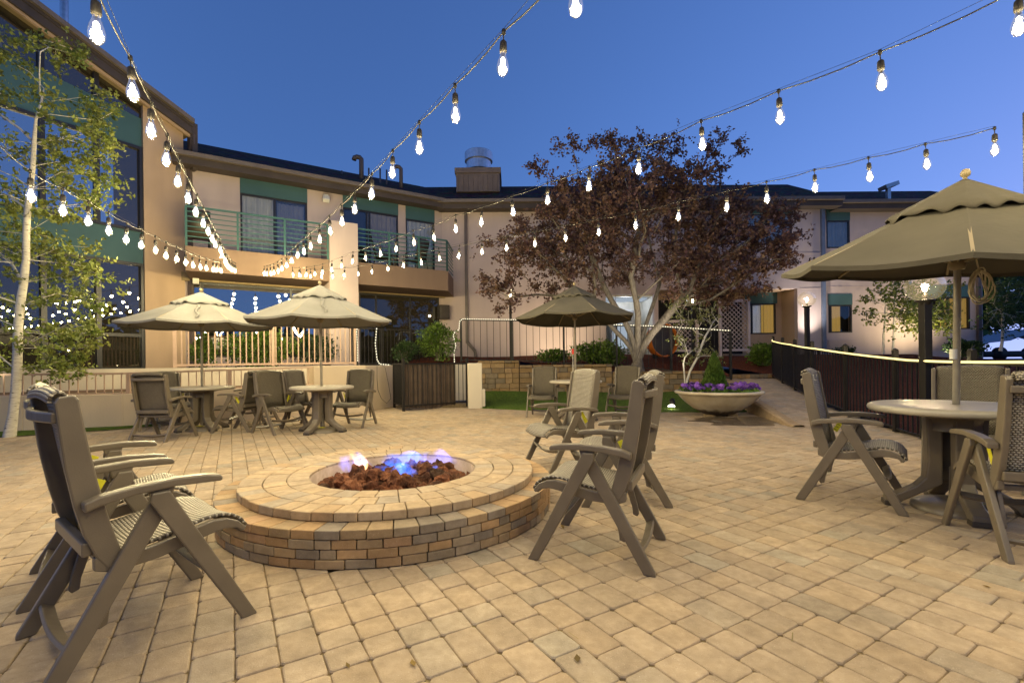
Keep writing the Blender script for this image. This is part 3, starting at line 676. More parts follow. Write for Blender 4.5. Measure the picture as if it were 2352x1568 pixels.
g=MB(); g.add([PA.pt(col_a,zAb,-.05),PA.pt(LA,zAb,-.05),PA.pt(LA,zm,-.05),PA.pt(col_a,zm,-.05)],[(0,1,2,3)]); g.add([PA.pt(col_a,zm,-.05),PA.pt(LA,zm,-.05),PA.pt(LA,t1b,-.05),PA.pt(col_a,t1b,-.05)],[(0,1,2,3)]); g.build('glass_pane','pane_low',WA)
g=MB(); a_op=pa(262,420)[0]
g.add([PA.pt(a_op,t1t,-.05),PA.pt(LA,t1t,-.05),PA.pt(LA,t2b,-.05),PA.pt(a_op,t2b,-.05)],[(0,1,2,3)]); g.build('glass_pane','pane_dark',WA)
g=MB(); g.add([PA.pt(col_a,t1t,-.06),PA.pt(a_op,t1t,-.06),PA.pt(a_op,t2b,-.06),PA.pt(col_a,t2b,-.06)],[(0,1,2,3)]); g.add([PA.pt(col_a,tf(col_a),-.06),PA.pt(LA,tf(LA),-.06),PA.pt(LA,rakez(LA),-.06),PA.pt(col_a,rakez(col_a),-.06)],[(0,1,2,3)]); g.build('glass_pane','pane_low',WA)
# rake soffit, fascia boards and roof edge
def rk(mb,n0,n1,dz0,dz1,a0=-.12,a1=LA): PA.poly(mb,[(a0,rakez(a0)+dz0),(a1,rakez(a1)+dz0),(a1,rakez(a1)+dz1),(a0,rakez(a0)+dz1)],n0,n1)
c=MB(); rk(c,-.2,.18,0,.10); part(c,'soffit','olive_trim')
c=MB(); rk(c,.18,.26,-.06,.20); part(c,'fascia','stucco_warm')
c=MB(); rk(c,.262,.34,.0,.26); rk(c,.342,.37,.20,.34);part(c,'fascia','fascia')
c=MB(); rk(c,-6,.40,.342,.44); part(c,'roof','shingle')
c=MB(); rk(c,.372,.46,.28,.40); part(c,'gutter','gutter')
c=MB(); rk(c,-6,-.2,.10,.3); part(c,'wall','stucco')
c=MB(); PA.box(c,-.24,-.10,rakez(0)-1.0,rakez(0)+.28,.05,.35); part(c,'fascia','fascia')
c=MB(); 
for z0,z1,n_ in ((rakez(0)-.02,rakez(0)-.3,.3),):
    c.beam(PA.pt(-.15,z0,.3),PA.pt(-.15,z1,.3),.1,.1); c.beam(PA.pt(-.15,z1,.3),PA.pt(-.12,z1-.3,.12),.1,.1); c.beam(PA.pt(-.12,z1-.3,.12),PA.pt(-.12,1.0,.12),.1,.1)
part(c,'downpipe','downpipe')
# gable structure behind
c=MB(); PA.poly(c,[(2.2,9.2),(5.8,9.2),(5.8,11.6),(4.6,12.2),(2.6,11.0)],-3.2,-2.2); part(c,'dormer','stucco')
q=D(148,60,14); c=MB(); c.tube([(q.x,q.y,8),(q.x,q.y,15)],.10,10); part(c,'flue','galv',smooth=True)
# roof pieces
def at(px,py,Y): return D(px,py,Y)
ch=MB(); a=at(1098,440,17.9); b=at(1098,388,17.9); wdt=(1149-1046)/F*17.9
ch.box((a.x,18.6,(a.z+b.z)/2),(wdt*.97,1.4,a.z*0+abs(b.z-a.z)+.0)); ch.box((a.x,18.6,b.z-.06),(wdt*1.03,1.5,.2))
for k in range(9): ch.box((a.x-wdt*.43+k*wdt*.108,17.893,(a.z+b.z)/2-.12),(.015,.02,abs(b.z-a.z)-.26))
CH=part(ch,'chimney','chimney_wood',bev=.01)
e=MB(); z=b.z; r_=(1130-1066)/2/F*18.5; e.lathe([(r_*.8,z-.05),(r_*.8,z+.12),(r_*.88,z+.16),(r_*.88,z+.50),(r_,z+.52),(r_,z+.84),(r_*.97,z+.86),(r_*.93,z+.84),(r_*.85,z+.3)],28,(a.x,18.5,0)); e.build('exhaust_fan','galv',CH,smooth=False)
for (px,py0,py1,rr,elb) in ((830,403,366,.085,1),(921,420,388,.07,1),(847,408,380,.03,0),(873,412,381,.03,0),(888,412,384,.03,0),(785,392,386,.03,0)):
    Y=17.2; p0=at(px,py0+6,Y);p1=at(px,py1,Y); c=MB(); pts=[p0-Vector((0,0,.4)),p1-Vector((0,0,.1))]
    if elb: pts+= [p1,p1+Vector((-.06,-.02,.06)),p1+Vector((-.14,-.05,.07)),p1+Vector((-.22,-.08,.03)),p1+Vector((-.24,-.09,-.06))]
    c.tube(pts,rr,12); part(c,'roof_vent','downpipe',smooth=True)
p=at(2040,445,17.5); c=MB(); c.box(p,(.12,.12,.5)); c.box(p+Vector((.02,0,.28)),(.5,.4,.14),Matrix.Rotation(-.3,3,'Y')); part(c,'roof_vent','galv')
# lattice screen with posts
def lattice(P,a0,a1,z0,z1,off):
    c=MB(); 
    P.box(c,a0,a1,z0,z0+.08,off-.03,off+.03);P.box(c,a0,a1,z1-.08,z1,off-.03,off+.03);P.box(c,a0-.06,a0+.02,z0-.3,z1,off-.05,off+.05);P.box(c,a1-.02,a1+.06,z0-.3,z1,off-.05,off+.05)
    w_,h_=a1-a0,z1-z0; st=.16; k=-h_
    while k<w_:
        s0=max(0,k); s1=min(w_,k+h_)
        if s1-s0>.05:
            for sg in (0,1):
                pA=(s0,s0-k) ; pB=(s1,s1-k)
                if sg: pA=(w_-pA[0],pA[1]);pB=(w_-pB[0],pB[1])
                c.beam(P.pt(a0+pA[0],z0+pA[1],off+(.008 if sg else -.008)),P.pt(a0+pB[0],z0+pB[1],off+(.008 if sg else -.008)),.014,.042,up=P.n)
        k+=st
    return c
a0,_=pc(1655,750,.3);a1,_=pc(1718,750,.3); z0=pc(1700,806,.3)[1];z1=pc(1700,688,.3)[1]
tag(lattice(PC,a0,a1,z0,z1,.3).build('lattice_screen','lattice'),'mauve diagonal lattice screen on posts beside the recessed yellow lit window','lattice')
a0,_=pc(1508,750,.25);a1,_=pc(1600,750,.25)
tag(lattice(PC,a0,a1,z0,pc(1550,735,.25)[1],.25).build('lattice_screen','lattice'),'mauve lattice panel behind the orange drum fan','lattice')
# wall fittings
p=PB.pt(PB.hit(747,457)[0],PB.hit(747,457)[1],.1); c=MB(); c.box(p,(.14,.14,.2),PB.M); c.box(p+Vector((0,0,-.05))+PB.n*.06,(.2,.16,.16),PB.M@Matrix.Rotation(.5,3,'X')); tag(c.build('flood_light','white_box',bevel=.015),'small white flood light on the upper wall between the balcony doors','light')
p=PB.pt(PB.hit(446,645)[0]+.05,PB.hit(446,645)[1],.25); c=MB(); c.box(p,(.15,.12,.25),PB.M); tag(c.build('wall_speaker','white_box',bevel=.02),'white box speaker on the beam at the left end of the balcony','speaker')
p=PB.pt(PB.hit(1014,718)[0],PB.hit(1014,718)[1],.2); c=MB(); c.box(p,(.36,.26,.50),PB.M); c.box(p+PB.n*.135,(.30,.02,.44),PB.M); tag(c.build('wall_speaker','resin_dark',bevel=.03),'dark upright loudspeaker on the wall right of the glass doors','speaker')
# ============================================================ FIRE PIT
fp=thing('fire_pit','round tiered brick fire pit filled with lava rocks','fire pit',tuple(PIT))
BRC=[(.42,.28,.15)]*7+[(.39,.285,.17)]*4+[(.33,.265,.185)]*3+[(.26,.22,.175)]*2+[(.41,.27,.16)]
def arcbrick(mb,r0,r1,a0,a1,z0,z1,cc):
    P=[]
    for z in (z0,z1):
        for r,a in ((r0,a0),(r1,a0),(r1,a1),(r0,a1)): P.append((PIT.x+r*math.cos(a),PIT.y+r*math.sin(a),z))
    mb.add(P,[(0,3,2,1),(4,5,6,7),(0,1,5,4),(1,2,6,5),(2,3,7,6),(3,0,4,7)],cc)
c=MB(); ch_=.052
for k in range(4):
    a=random.uniform(0,.2); a_end_=a+2*PI; r1=1.19; z1=.21-k*ch_; 
    while a<a_end_-.02:
        l=random.choice((.135,.135,.15,.09,.16)) if k else .137
        da=l/r1
        if a_end_-(a+da)<.06: da=a_end_-a
        q=random.uniform(.85,1.12); cc=tuple(v*q for v in random.choice(BRC)); o_=random.uniform(-.004,.004)
        arcbrick(c,r1-(.09 if k else .3)+o_,r1+o_-.002*k,a+.0022,a+da-.0022,z1-ch_+.0022,z1-.0008+random.uniform(-.001,.001),cc); a+=da
c.build('base_wall','brick',fp,bevel=.005)
c=MB(); CAPC=[(.43,.34,.24)]*3+[(.46,.35,.23)]*2+[(.38,.32,.25)]
for (r0,r1,n) in ((.912,1.06,50),(.762,.908,41),(.612,.758,33)):
    off=random.random()
    for k in range(n):
        a=(k+off)*2*PI/n; da=2*PI/n; g_=.0025/r1; q=random.uniform(.93,1.07); cc=tuple(v*q for v in random.choice(CAPC if r1<1 else CAPC+[(.43,.31,.19)]))
        arcbrick(c,r0,r1+random.uniform(-.004,.004),a+g_,a+da-g_,.211,.263+random.uniform(-.0015,.0015),cc)
c.build('cap_ring','brick',fp,bevel=.006)
c=MB(); c.lathe([(.605,.0),(.605,.245),(.614,.245),(.614,.2)],64,tuple(PIT)); c.col=(.4,.33,.28); c.c=[(.42,.33,.27)]*len(c.f); c.build('liner','brick',fp,smooth=True)
c=MB(); c.lathe([(1.12,.005),(1.1,.17),(.90,.2),(.62,.2)],64,tuple(PIT)); c.c=[(.1,.07,.04)]*len(c.f); c.build('mortar_core','joint',fp)
c=MB(); c.lathe([(.60,.10),(.3,.12),(0.001,.13)],40,tuple(PIT)); c.build('gravel_bed','lava',fp)
# lava rocks: several shapes, copied
def rockmesh(i):
    import bmesh
    bm=bmesh.new(); bmesh.ops.create_icosphere(bm,subdivisions=3,radius=1)
    rnd=random.Random(i); off=Vector((rnd.random()*50,rnd.random()*50,rnd.random()*50))
    from mathutils import noise
    for v in bm.verts:
        p=v.co.copy(); n=noise.noise(p*1.3+off)*.5+noise.noise(p*3+off)*.3+noise.noise(p*7+off)*.12
        v.co=p*(1+n)
    for v in bm.verts:  # flatten some facets
        for _ in range(1): v.co.z*=.85
    me=bpy.data.meshes.new('lava_rock'); bm.to_mesh(me); bm.free(); me.materials.append(M['lava']); return me
RK=[rockmesh(i) for i in range(9)]
nrk=0; pos=[]
for att in range(9000):
    if nrk>=125: break
    rr=.575*math.sqrt(random.random()); a=random.uniform(0,2*PI); r0=random.choice((.04,.052,.062,.078))
    x=PIT.x+rr*math.cos(a); y=PIT.y+rr*math.sin(a)
    if rr+r0*.8>.6: continue
    if any((x-q[0])**2+(y-q[1])**2<(.72*(r0+q[2]))**2 for q in pos): continue
    pos.append((x,y,r0)); nrk+=1
for k in range(26):   # second layer
    a=random.uniform(0,2*PI); rr=.45*math.sqrt(random.random()); pos.append((PIT.x+rr*math.cos(a),PIT.y+rr*math.sin(a),random.choice((.05,.06,.07)) ,.055))
for q in pos:
    o=bpy.data.objects.new('lava_rock',random.choice(RK)); col.objects.link(o); rr=math.hypot(q[0]-PIT.x,q[1]-PIT.y)
    o.location=(q[0],q[1],.145+.03*(1-rr/.6)+(q[3] if len(q)>3 else 0)); o.scale=(q[2]*random.uniform(.8,1.2),q[2]*random.uniform(.8,1.2),q[2]*random.uniform(.7,1.1))
    o.rotation_euler=[random.uniform(0,6.28) for _ in range(3)]; tag(o,'rough rust brown lava rock heaped in the round brick fire pit','rock','lava rocks in the fire pit')
def flamemesh(pts,rs,name,mat,label):
    c=MB(); c.tube(pts,rs,14); o=c.build(name,mat,None,smooth=True); o.modifiers.new('s','SUBSURF').levels=1; o.modifiers['s'].render_levels=2
    return tag(o,label,'flame')
def fpt(px,py,z): g=G(px,py,z); return g
b0=fpt(826,1080,.23)
flamemesh([b0,b0+Vector((.03,0,.05)),b0+Vector((-.01,0,.10)),b0+Vector((-.05,0,.14)),b0+Vector((-.11,0,.17)),b0+Vector((-.14,0,.19))],[.05,.06,.045,.024,.012,.003],'flame','flame_yellow','small yellow orange flame licking up at the left of the fire pit')
b1=fpt(812,1100,.18)
def blob(px,py,z,rx,ry,rz,mat,label):
    g=fpt(px,py,z); c=MB(); n=14; prof=[]
    for i in range(9):
        t=i/8; prof.append((math.sin(PI*t)**.8*1.0+.001,(t**1.2)))
    c.lathe([(r,z_) for r,z_ in prof],n); vs=[]
    for (x,y,zz) in c.v: vs.append((g.x+x*rx*(1+.25*math.sin(x*5+y*7+zz*9)),g.y+y*ry*(1+.2*math.cos(x*6-y*4+zz*5)),z+.05+zz*rz*1.15-.03+.02*math.sin(x*6)))
    c.v=vs; o=c.build('flame',mat,None,smooth=True); return tag(o,label,'flame')
blob(815,1092,.16,.13,.10,.16,'flame_violet','violet base of the flame at the left of the fire pit')
blob(910,1108,.15,.20,.13,.12,'flame_blue','low blue gas flame over the middle front of the lava rocks')
blob(935,1080,.17,.20,.16,.13,'flame_blue','low blue gas flame over the middle back of the lava rocks')
blob(1005,1078,.17,.15,.13,.14,'flame_violet','violet flame at the right of the fire pit')
blob(995,1105,.15,.09,.08,.09,'flame_blue','small bright blue flame at the right front of the lava rocks')
FL=thing('fire_glow','soft glow cast by the gas flames over the lava rocks','glow',tuple(PIT)); bpy.data.objects.remove(FL)
# ============================================================ CHAIR
def make_chair(wv):
    T=thing('patio_chair','x','chair')
    P2=lambda x,y,z: Vector((x,y,z))
    # seat sling: profile x,z
    prof=[(-.185,.405),(-.13,.393),(-.06,.392),(.02,.405),(.10,.423),(.17,.438),(.22,.440),(.27,.428),(.305,.402),(.325,.372),(.318,.362)]
    c=MB(); L=[0]
    for a,b_ in zip(prof,prof[1:]): L.append(L[-1]+math.hypot(b_[0]-a[0],b_[1]-a[1]))
    ny=9; rows=[]
    for i,(x,z) in enumerate(prof): rows.append([P2(x,-.222+.444*j_/(ny-1),z-.016*math.sin(PI*j_/(ny-1))) for j_ in range(ny)])
    rows2=[]
    # refine along
    c.grid(rows,lambda i,j_:(.444*j_/(ny-1),L[i])); seat=c.build('seat',wv,T,smooth=True,solid=.012); 
    # back sling
    bp=[(-.150,.40),(-.165,.50),(-.185,.62),(-.208,.75),(-.228,.87),(-.240,.94),(-.252,.975),(-.270,.987),(-.290,.975),(-.294,.948)]
    c=MB(); L2=[0]
    for a,b_ in zip(bp,bp[1:]): L2.append(L2[-1]+math.hypot(b_[0]-a[0],b_[1]-a[1]))
    rows=[]
    for i,(x,z) in enumerate(bp):
        rows.append([P2(x-.014*math.sin(PI*j_/(ny-1))*(i<6),-.218+.436*j_/(ny-1),z+.012*math.sin(PI*j_/(ny-1))*(i>4)) for j_ in range(ny)])
    c.grid(rows,lambda i,j_:(.436*j_/(ny-1),L2[i])); back=c.build('backrest',wv,T,smooth=True,solid=.011)
    # back frame: two rails, curved, plus cross bars
    c=MB()
    for s in (-1,1):
        fr=[(-.10,.335),(-.112,.40),(-.145,.52),(-.175,.66),(-.20,.80),(-.216,.91),(-.224,.96),(-.235,.975),(-.275,.97),(-.286,.95),(-.277,.86),(-.262,.72),(-.238,.58),(-.215,.48),(-.185,.40),(-.15,.345),(-.125,.33)]
        c.prism([(x,z) for x,z in fr],(1,0,0),(0,0,1),(0,1,0),.032,(0,s*.238,0))
    for (x,z,w_,h_) in ((-.280,.90,.024,.038),(-.205,.43,.03,.05)):
        ys=[-.238+.476*t/8 for t in range(9)]; f_=lambda y:-.03*math.cos(PI*y/.476)*(z>.6)
        c.prism([(y,f_(y)-w_/2) for y in ys]+[(y,f_(y)+w_/2) for y in ys[::-1]],(0,1,0),(1,0,0),(0,0,1),h_,(x,0,z))
    c.build('back_frame','resin',T,bevel=.006)
    # seat frame rails
    c=MB()
    for s in (-1,1):
        up=[(-.19,.40),(-.12,.385),(-.03,.388),(.05,.402),(.13,.420),(.19,.430),(.24,.425),(.285,.403),(.318,.366)]
        dn=[(.305,.352),(.275,.375),(.23,.383),(.17,.375),(.08,.352),(0,.338),(-.08,.332),(-.15,.335),(-.19,.352)]
        c.prism(up+dn,(1,0,0),(0,0,1),(0,1,0),.03,(0,s*.236,0))
    c.beam(P2(.30,-.24,.362),P2(.30,.24,.362),.02,.02,up=(1,0,0)); c.beam(P2(-.15,-.23,.36),P2(-.15,.23,.36),.03,.03,up=(1,0,0))
    c.build('seat_frame','resin',T,bevel=.005)
    # armrests with hub
    for s in (-1,1):
        c=MB(); top=[(-.225,.608),(-.18,.624),(-.08,.637),(.04,.643),(.15,.636),(.195,.627),(.206,.615)]; bot=[(.203,.600),(.15,.604),(.04,.611),(-.08,.604),(-.18,.588),(-.222,.574)]
        c.prism(top+bot,(1,0,0),(0,0,1),(0,1,0),.052,(0,s*.282,0))
        c.prism([(-.045,.625),(.05,.625),(.035,.575),(.015,.560),(-.012,.560),(-.03,.575)],(1,0,0),(0,0,1),(0,1,0),.03,(0,s*.275,0))
        a_=c.build('armrest','resin',T,bevel=.007)
    # legs
    for s in (-1,1):
        c=MB(); c.prism([(-.012,.60),(.040,.60),(.045,.56),(-.275,0.0),(-.335,0.0),(-.33,.02)],(1,0,0),(0,0,1),(0,1,0),.030,(0,s*.262,0)); c.build('leg','resin',T,bevel=.006)
        c=MB(); c.prism([(-.035,.60),(.022,.60),(.325,.02),(.335,0),(.275,0),(-.04,.565)],(1,0,0),(0,0,1),(0,1,0),.026,(0,s*.293,0)); c.build('leg','resin',T,bevel=.006)
    for (x0,z0,dz) in ((-.245,.10,-.02),(.20,.225,-.035)):
        sg=-1 if x0<0 else 1; ys=[-.26+.52*t/10 for t in range(11)]; f_=lambda y: dz*math.cos(PI*y/.52)
        c=MB(); c.prism([(y,f_(y)-.009) for y in ys]+[(y,f_(y)+.009) for y in ys[::-1]],(0,1,0),(-.5*sg,0,.86),(.86*sg,0,.5),.050,(x0,0,z0))
        c.build('stretcher','resin',T,bevel=.004)
    # folding support behind: curved brackets
    for s in (-1,1):
        c=MB(); c.prism([(-.12,.37),(-.085,.35),(-.12,.27),(-.145,.19),(-.15,.145),(-.175,.135),(-.185,.15),(-.175,.21),(-.15,.30)],(1,0,0),(0,0,1),(0,1,0),.022,(0,s*.222,0))
        c.build('folding_bracket','resin',T,bevel=.004)
    # yellow hang tag near far arm
    c=MB(); c.add([P2(-.11,.242,.47),P2(-.055,.242,.575),P2(-.085,.242,.59),P2(-.14,.242,.49)],[(0,1,2,3)]); tg=c.build('paper_tag','tag_yellow',T,solid=.002)
    c=MB(); 
    for k in range(4):
        a=P2(-.115+.012*k,.2405,.488+.02*k); c.add([a,a+P2(-.018,0,.008),a+P2(-.016,0,.012),a+P2(.002,0,.004)],[(0,1,2,3)])
    c.build('tag_print','tag_ink',tg)
    return T
chA=make_chair('weave'); chD=make_chair('weave_dark'); kA=kmap(chA); kD=kmap(chD); used=set()
def chair(x,y,fx,fy,label,dark=False,group='woven patio chairs',mirror=False,z=0,notag=False):
    proto,km=(chD,kD) if dark else (chA,kA)
    if proto.name in used:
        if proto is chA or proto is chD: o=copy_tree(proto,km)
    else: o=proto; used.add(proto.name)
    if o is not proto: pass
    o.location=(x,y,z); o.rotation_euler=(0,0,math.atan2(fy,fx)); 
    if mirror: o.scale=(1,-1,1)
    tag(o,label,'chair',group); return o
chair(-1.56,1.95,.61,.79,'brown woven chair left of the fire pit, the nearer of two side by side')
chair(-2.10,2.46,.75,.66,'brown woven chair left of the fire pit, mostly hidden behind the nearer one')
chair(.50,2.70,-.918,.396,'nearest of three brown woven chairs right of the fire pit, showing its back side',mirror=True)
chair(.86,3.72,-.97,.10,'middle brown woven chair of the three in a row right of the fire pit',mirror=True)
chair(.52,4.78,-.93,-.36,'farthest brown woven chair of the three in a row right of the fire pit',mirror=False)
chair(2.60,3.60,.77,-.64,'brown woven chair in profile at the left side of the large right table')
chair(2.93,2.62,.38,.92,'brown woven chair showing its back, pulled up to the pale right table')
chair(3.95,4.05,-.70,-.71,'dark brown woven chair behind the right table, against the lit fence',True)
chair(-6.2,8.5,.86,-.5,'leftmost dark woven chair at the left cream umbrella table',True)
chair(-5.22,7.0,.02,1,'dark woven chair showing its back in front of the left cream umbrella table',True)
chair(-4.55,7.85,-1,.05,'dark woven chair in profile between the two cream umbrella tables, facing left',True)
chair(-4.95,9.0,-.35,-1,'dark woven chair behind the left cream umbrella table, by the low wall',True)
chair(-3.80,7.62,.88,-.47,'dark woven chair at the left side of the second cream umbrella table',True)
chair(-2.80,8.30,-.15,-.99,'dark woven chair at the right side of the second cream umbrella table',True,mirror=True)
chair(-3.72,8.42,.75,-.2,'dark woven chair edge on behind the second cream umbrella table',True,mirror=True)
chair(.62,9.45,-.2,-1,'dark woven chair left of the table under the dark taupe umbrella',True)
chair(2.22,9.30,-.5,-.85,'dark woven chair right of the table under the dark taupe umbrella',True)
# ============================================================ TABLE
def make_table():
    T=thing('patio_table','x','table')
    c=MB(); c.lathe([(.022,.742),(.3,.743),(.455,.741),(.472,.737),(.487,.728),(.492,.715),(.490,.70),(.478,.688),(.47,.688),(.465,.705),(.2,.705),(.022,.705)],64); c.build('tabletop','table_top',T,smooth=True)
    c=MB(); c.lathe([(.40,.70),(.395,.682),(.25,.668),(.15,.64),(.14,.60),(.145,.56)],32); c.build('apron','resin',T,smooth=True)
    for k in range(4):
        a=PI/4+k*PI/2; ux,uy=math.cos(a),math.sin(a)
        c=MB(); pr_=[(.075,.66),(.17,.66),(.165,.50),(.16,.34),(.175,.22),(.23,.155),(.32,.10),(.40,.068),(.405,.0),(.335,.0),(.30,.045),(.21,.10),(.13,.15),(.08,.18)]
        c.prism(pr_,(ux,uy,0),(0,0,1),(-uy,ux,0),.10); 
        L_=c.build('leg','resin',T,bevel=.010)
        c=MB(); c.prism([(.325,.0),(.412,.0),(.410,.035),(.33,.035)],(ux,uy,0),(0,0,1),(-uy,ux,0),.108); c.build('foot_cap','resin_dark',L_,bevel=.005)
    return T
tb=make_table(); kT=kmap(tb)
def table(x,y,rz,label,first=False):
    o=tb if first else copy_tree(tb,kT); o.location=(x,y,0); o.rotation_euler=(0,0,rz); return tag(o,label,'table','round patio tables')
T1=(-5.29,7.99);T2=(-3.09,7.61);T3=(1.19,8.8);T4=(3.11,3.30)
table(*T4,.35,'large round patio table with a pale top at the right foreground',True)
table(*T1,.2,'round patio table under the left cream umbrella')
table(*T2,.55,'round patio table under the second cream umbrella, before the tan wall')
table(*T3,.3,'round patio table under the dark taupe umbrella on the turf side')
# ============================================================ UMBRELLA
def umbrella(x,y,Rr,zr,za,phase,mat,label,tilt=(0,0),lean=(0,0),tie=True,base=True,rope=False):
    T=thing('patio_umbrella',label,'umbrella',(x,y,0))
    polemat='pole_metal'
    ax=Vector((math.tan(R(lean[0])),math.tan(R(lean[1])),1)); ps=lambda z: Vector((x,y,0))+ax*z
    hubz=zr+(za-zr)*.5
    c=MB(); c.tube([ps(.02),ps(hubz-.15),ps(za-.12)],.0195 if not rope else .021,14); pl_=c.build('pole',polemat,T,smooth=True)
    if base:
        c=MB(); c.lathe([(.001,.075),(.05,.08),(.12,.072),(.21,.05),(.245,.03),(.25,.0)],36,(x,y,0)); c.lathe([(.026,.3),(.03,.3),(.034,.06)],16,(x,y,0)); bs=c.build('umbrella_base','resin',T,smooth=True)
        c=MB(); a_=-1.4; c.add([(x+.12*math.cos(a_)-.04,y+.12*math.sin(a_)-.03,.083),(x+.12*math.cos(a_)+.05,y+.12*math.sin(a_)-.02,.081),(x+.12*math.cos(a_)+.06,y+.12*math.sin(a_)+.05,.081),(x+.12*math.cos(a_)-.02,y+.12*math.sin(a_)+.04,.084)],[(0,1,2,3)]); c.build('base_tag','tag_yellow',bs,solid=.002)
    Rt=Matrix.Rotation(R(tilt[0]),3,'X')@Matrix.Rotation(R(tilt[1]),3,'Y'); piv=ps(zr+.05)
    def tp(r,a,z): 
        p=Vector((r*math.cos(a),r*math.sin(a),z-(zr+.05))); return piv+Rt@p
    Hh=za-zr
    def surf(t,a,extra=0,wav=0,Hs=1.):
        k=(a-phase)/(PI/4); f=k-math.floor(k); th_=(f-.5)*PI/4
        rr=Rr*t*math.cos(PI/8)/math.cos(th_)*1.0
        sag=-.030*math.sin(PI*f)*t*(1.1-.2*t)
        rr*=1-.02*math.sin(PI*f)*t
        return tp(rr,a,zr+Hh*(1-t)**1.06+sag+extra)
    nA=128; c=MB(); rows=[]
    for t in (.16,.3,.45,.6,.75,.88,.97,1.0): rows.append([surf(t,phase+2*PI*k/nA) for k in range(nA+1)])
    def edge(t,dz): return [surf(t,phase+2*PI*k/nA,dz) for k in range(nA+1)]
    rows.append(edge(1.0,-.03)) 
    c.grid(rows); cp=c.build('canopy',mat,T,smooth=True,solid=.004)
    md=cp.modifiers.new('e','EDGE_SPLIT'); md.split_angle=R(7)
    c=MB(); rows=[]
    for i,t in enumerate((.0,.08,.16,.24,.32,.37,.385)):
        row=[]
        for k in range(nA+1):
            a=phase+2*PI*k/nA; w_=0
            if i>=4: w_=(.004+.006*(i-4))*math.sin(a*16+1.8*math.sin(3*a)+x*5)+.004*(i-4)*math.sin(a*5+y)
            p=surf(max(t,.004),a,.052-.02*t+w_-(.02 if i==6 else 0)); row.append(p)
        rows.append(row)
    c.grid(rows); c.build('vent_cap',mat,T,smooth=True,solid=.003)
    c=MB(); zt=za+.04; c.lathe([(.001,zt+.075),(.018,zt+.07),(.028,zt+.05),(.026,zt+.028),(.012,zt+.016),(.012,zt),(.035,zt-.008),(.04,zt-.02)],16,(0,0,0)); c.v=[tuple(piv+Rt@(Vector(v)-Vector((0,0,zr+.05)))) for v in c.v]; c.build('finial','finial',T,smooth=True)
    for k in range(8):
        a=phase+k*PI/4; c=MB(); p0=tp(.03,a,za-.06); p1=tp(Rr*1.0*.985,a,zr+.012-.018); pm=p0.lerp(p1,.52)
        c.beam(p0,p1,.016,.024); rb=c.build('rib','finial',T)
        c=MB(); c.beam(ps(zr+.02)+Rt@Vector((.03*math.cos(a),.03*math.sin(a),0)),pm,.012,.018); c.build('strut','finial',rb)
    c=MB(); h=ps(zr); c.lathe([(.02,.05),(.042,.045),(.048,.0),(.04,-.03),(.02,-.035)],16,tuple(h)); c.build('runner','finial',T,smooth=True); c=MB(); h2=tp(0,0,za-.07); c.lathe([(.02,.03),(.05,.02),(.05,-.02),(.02,-.04)],16,tuple(h2)); c.build('hub','finial',T,smooth=True)
    if tie:
        a=phase+PI/8*(-tie if isinstance(tie,(int,float)) and tie is not True else 13); c=MB(); pts=[surf(.36,a,.012),surf(.5,a+.03,.03),surf(.65,a-.02,.015),surf(.8,a+.05,.03),surf(.9,a+.02,.02)]
        rows=[[p+Vector((-.022,0,.004)) for p in pts],[p+Vector((.022,0,0)) for p in pts]]; c.grid(rows); c.build('tie_strap',mat,T,smooth=True,solid=.004)
    if rope:
        c=MB(); cc=ps(zr-.10)+Vector((.10,-.06,0))
        for k in range(6):
            n=18; w_=.045+.006*k; hh=.10+.008*(k%3); o_=Vector((.012*(k-3),.008*(k-3),-.012*(k%2)))
            pts=[cc+o_+Vector((w_*math.cos(2*PI*i/n)*(1-.25*math.sin(2*PI*i/n)),.02*math.sin(2*PI*i/n*2+k),hh*math.sin(2*PI*i/n)-.05)) for i in range(n+1)]
            c.tube(pts,.0048,6,cap=False)
        c.tube([cc+Vector((-.04,0,.18)),cc+Vector((0,0,.03))],.005,6); c.build('pulley_rope','rope',T,smooth=True)
    return T,pl_,ps
umbrella(*T1,1.18,1.79,2.30,PI/8*0+.1,'canvas_sand','cream patio umbrella with a double vented top, left of the pair')
umbrella(*T2,1.14,1.80,2.33,.05,'canvas_sand','cream patio umbrella with a double vented top, right of the pair',lean=(-.5,0),tie=True)
umbrella(*T3,1.13,1.90,2.47,.18,'canvas_taupe','dark taupe patio umbrella standing before the plum tree',tilt=(-2,0),tie=False)
U4,pl4,ps4=umbrella(*T4,1.09,1.72,2.26,R(5),'canvas_taupe','large taupe patio umbrella tilted over the pale topped right table',tilt=(6.5,0),lean=(1.2,0),rope=True)
c=MB(); c.lathe([(.0218,1.06),(.0218,1.13)],16,tuple(ps4(0))); c.build('white_label','white_box',pl4,smooth=True)
# tassel on T3 pole
c=MB(); q=Vector((T3[0]-.05,T3[1]-.04,0)); c.tube([q+Vector((0,0,1.55)),q+Vector((0,0,.80))],.005,6); tsl=c.build('crank_cord','white_box',None); tag(tsl,'white pull cord with a red tag hanging beside the dark umbrella pole','cord')
c=MB(); c.box(q+Vector((0,0,1.28)),(.035,.02,.10)); c.build('red_tag','red_cloth',tsl)
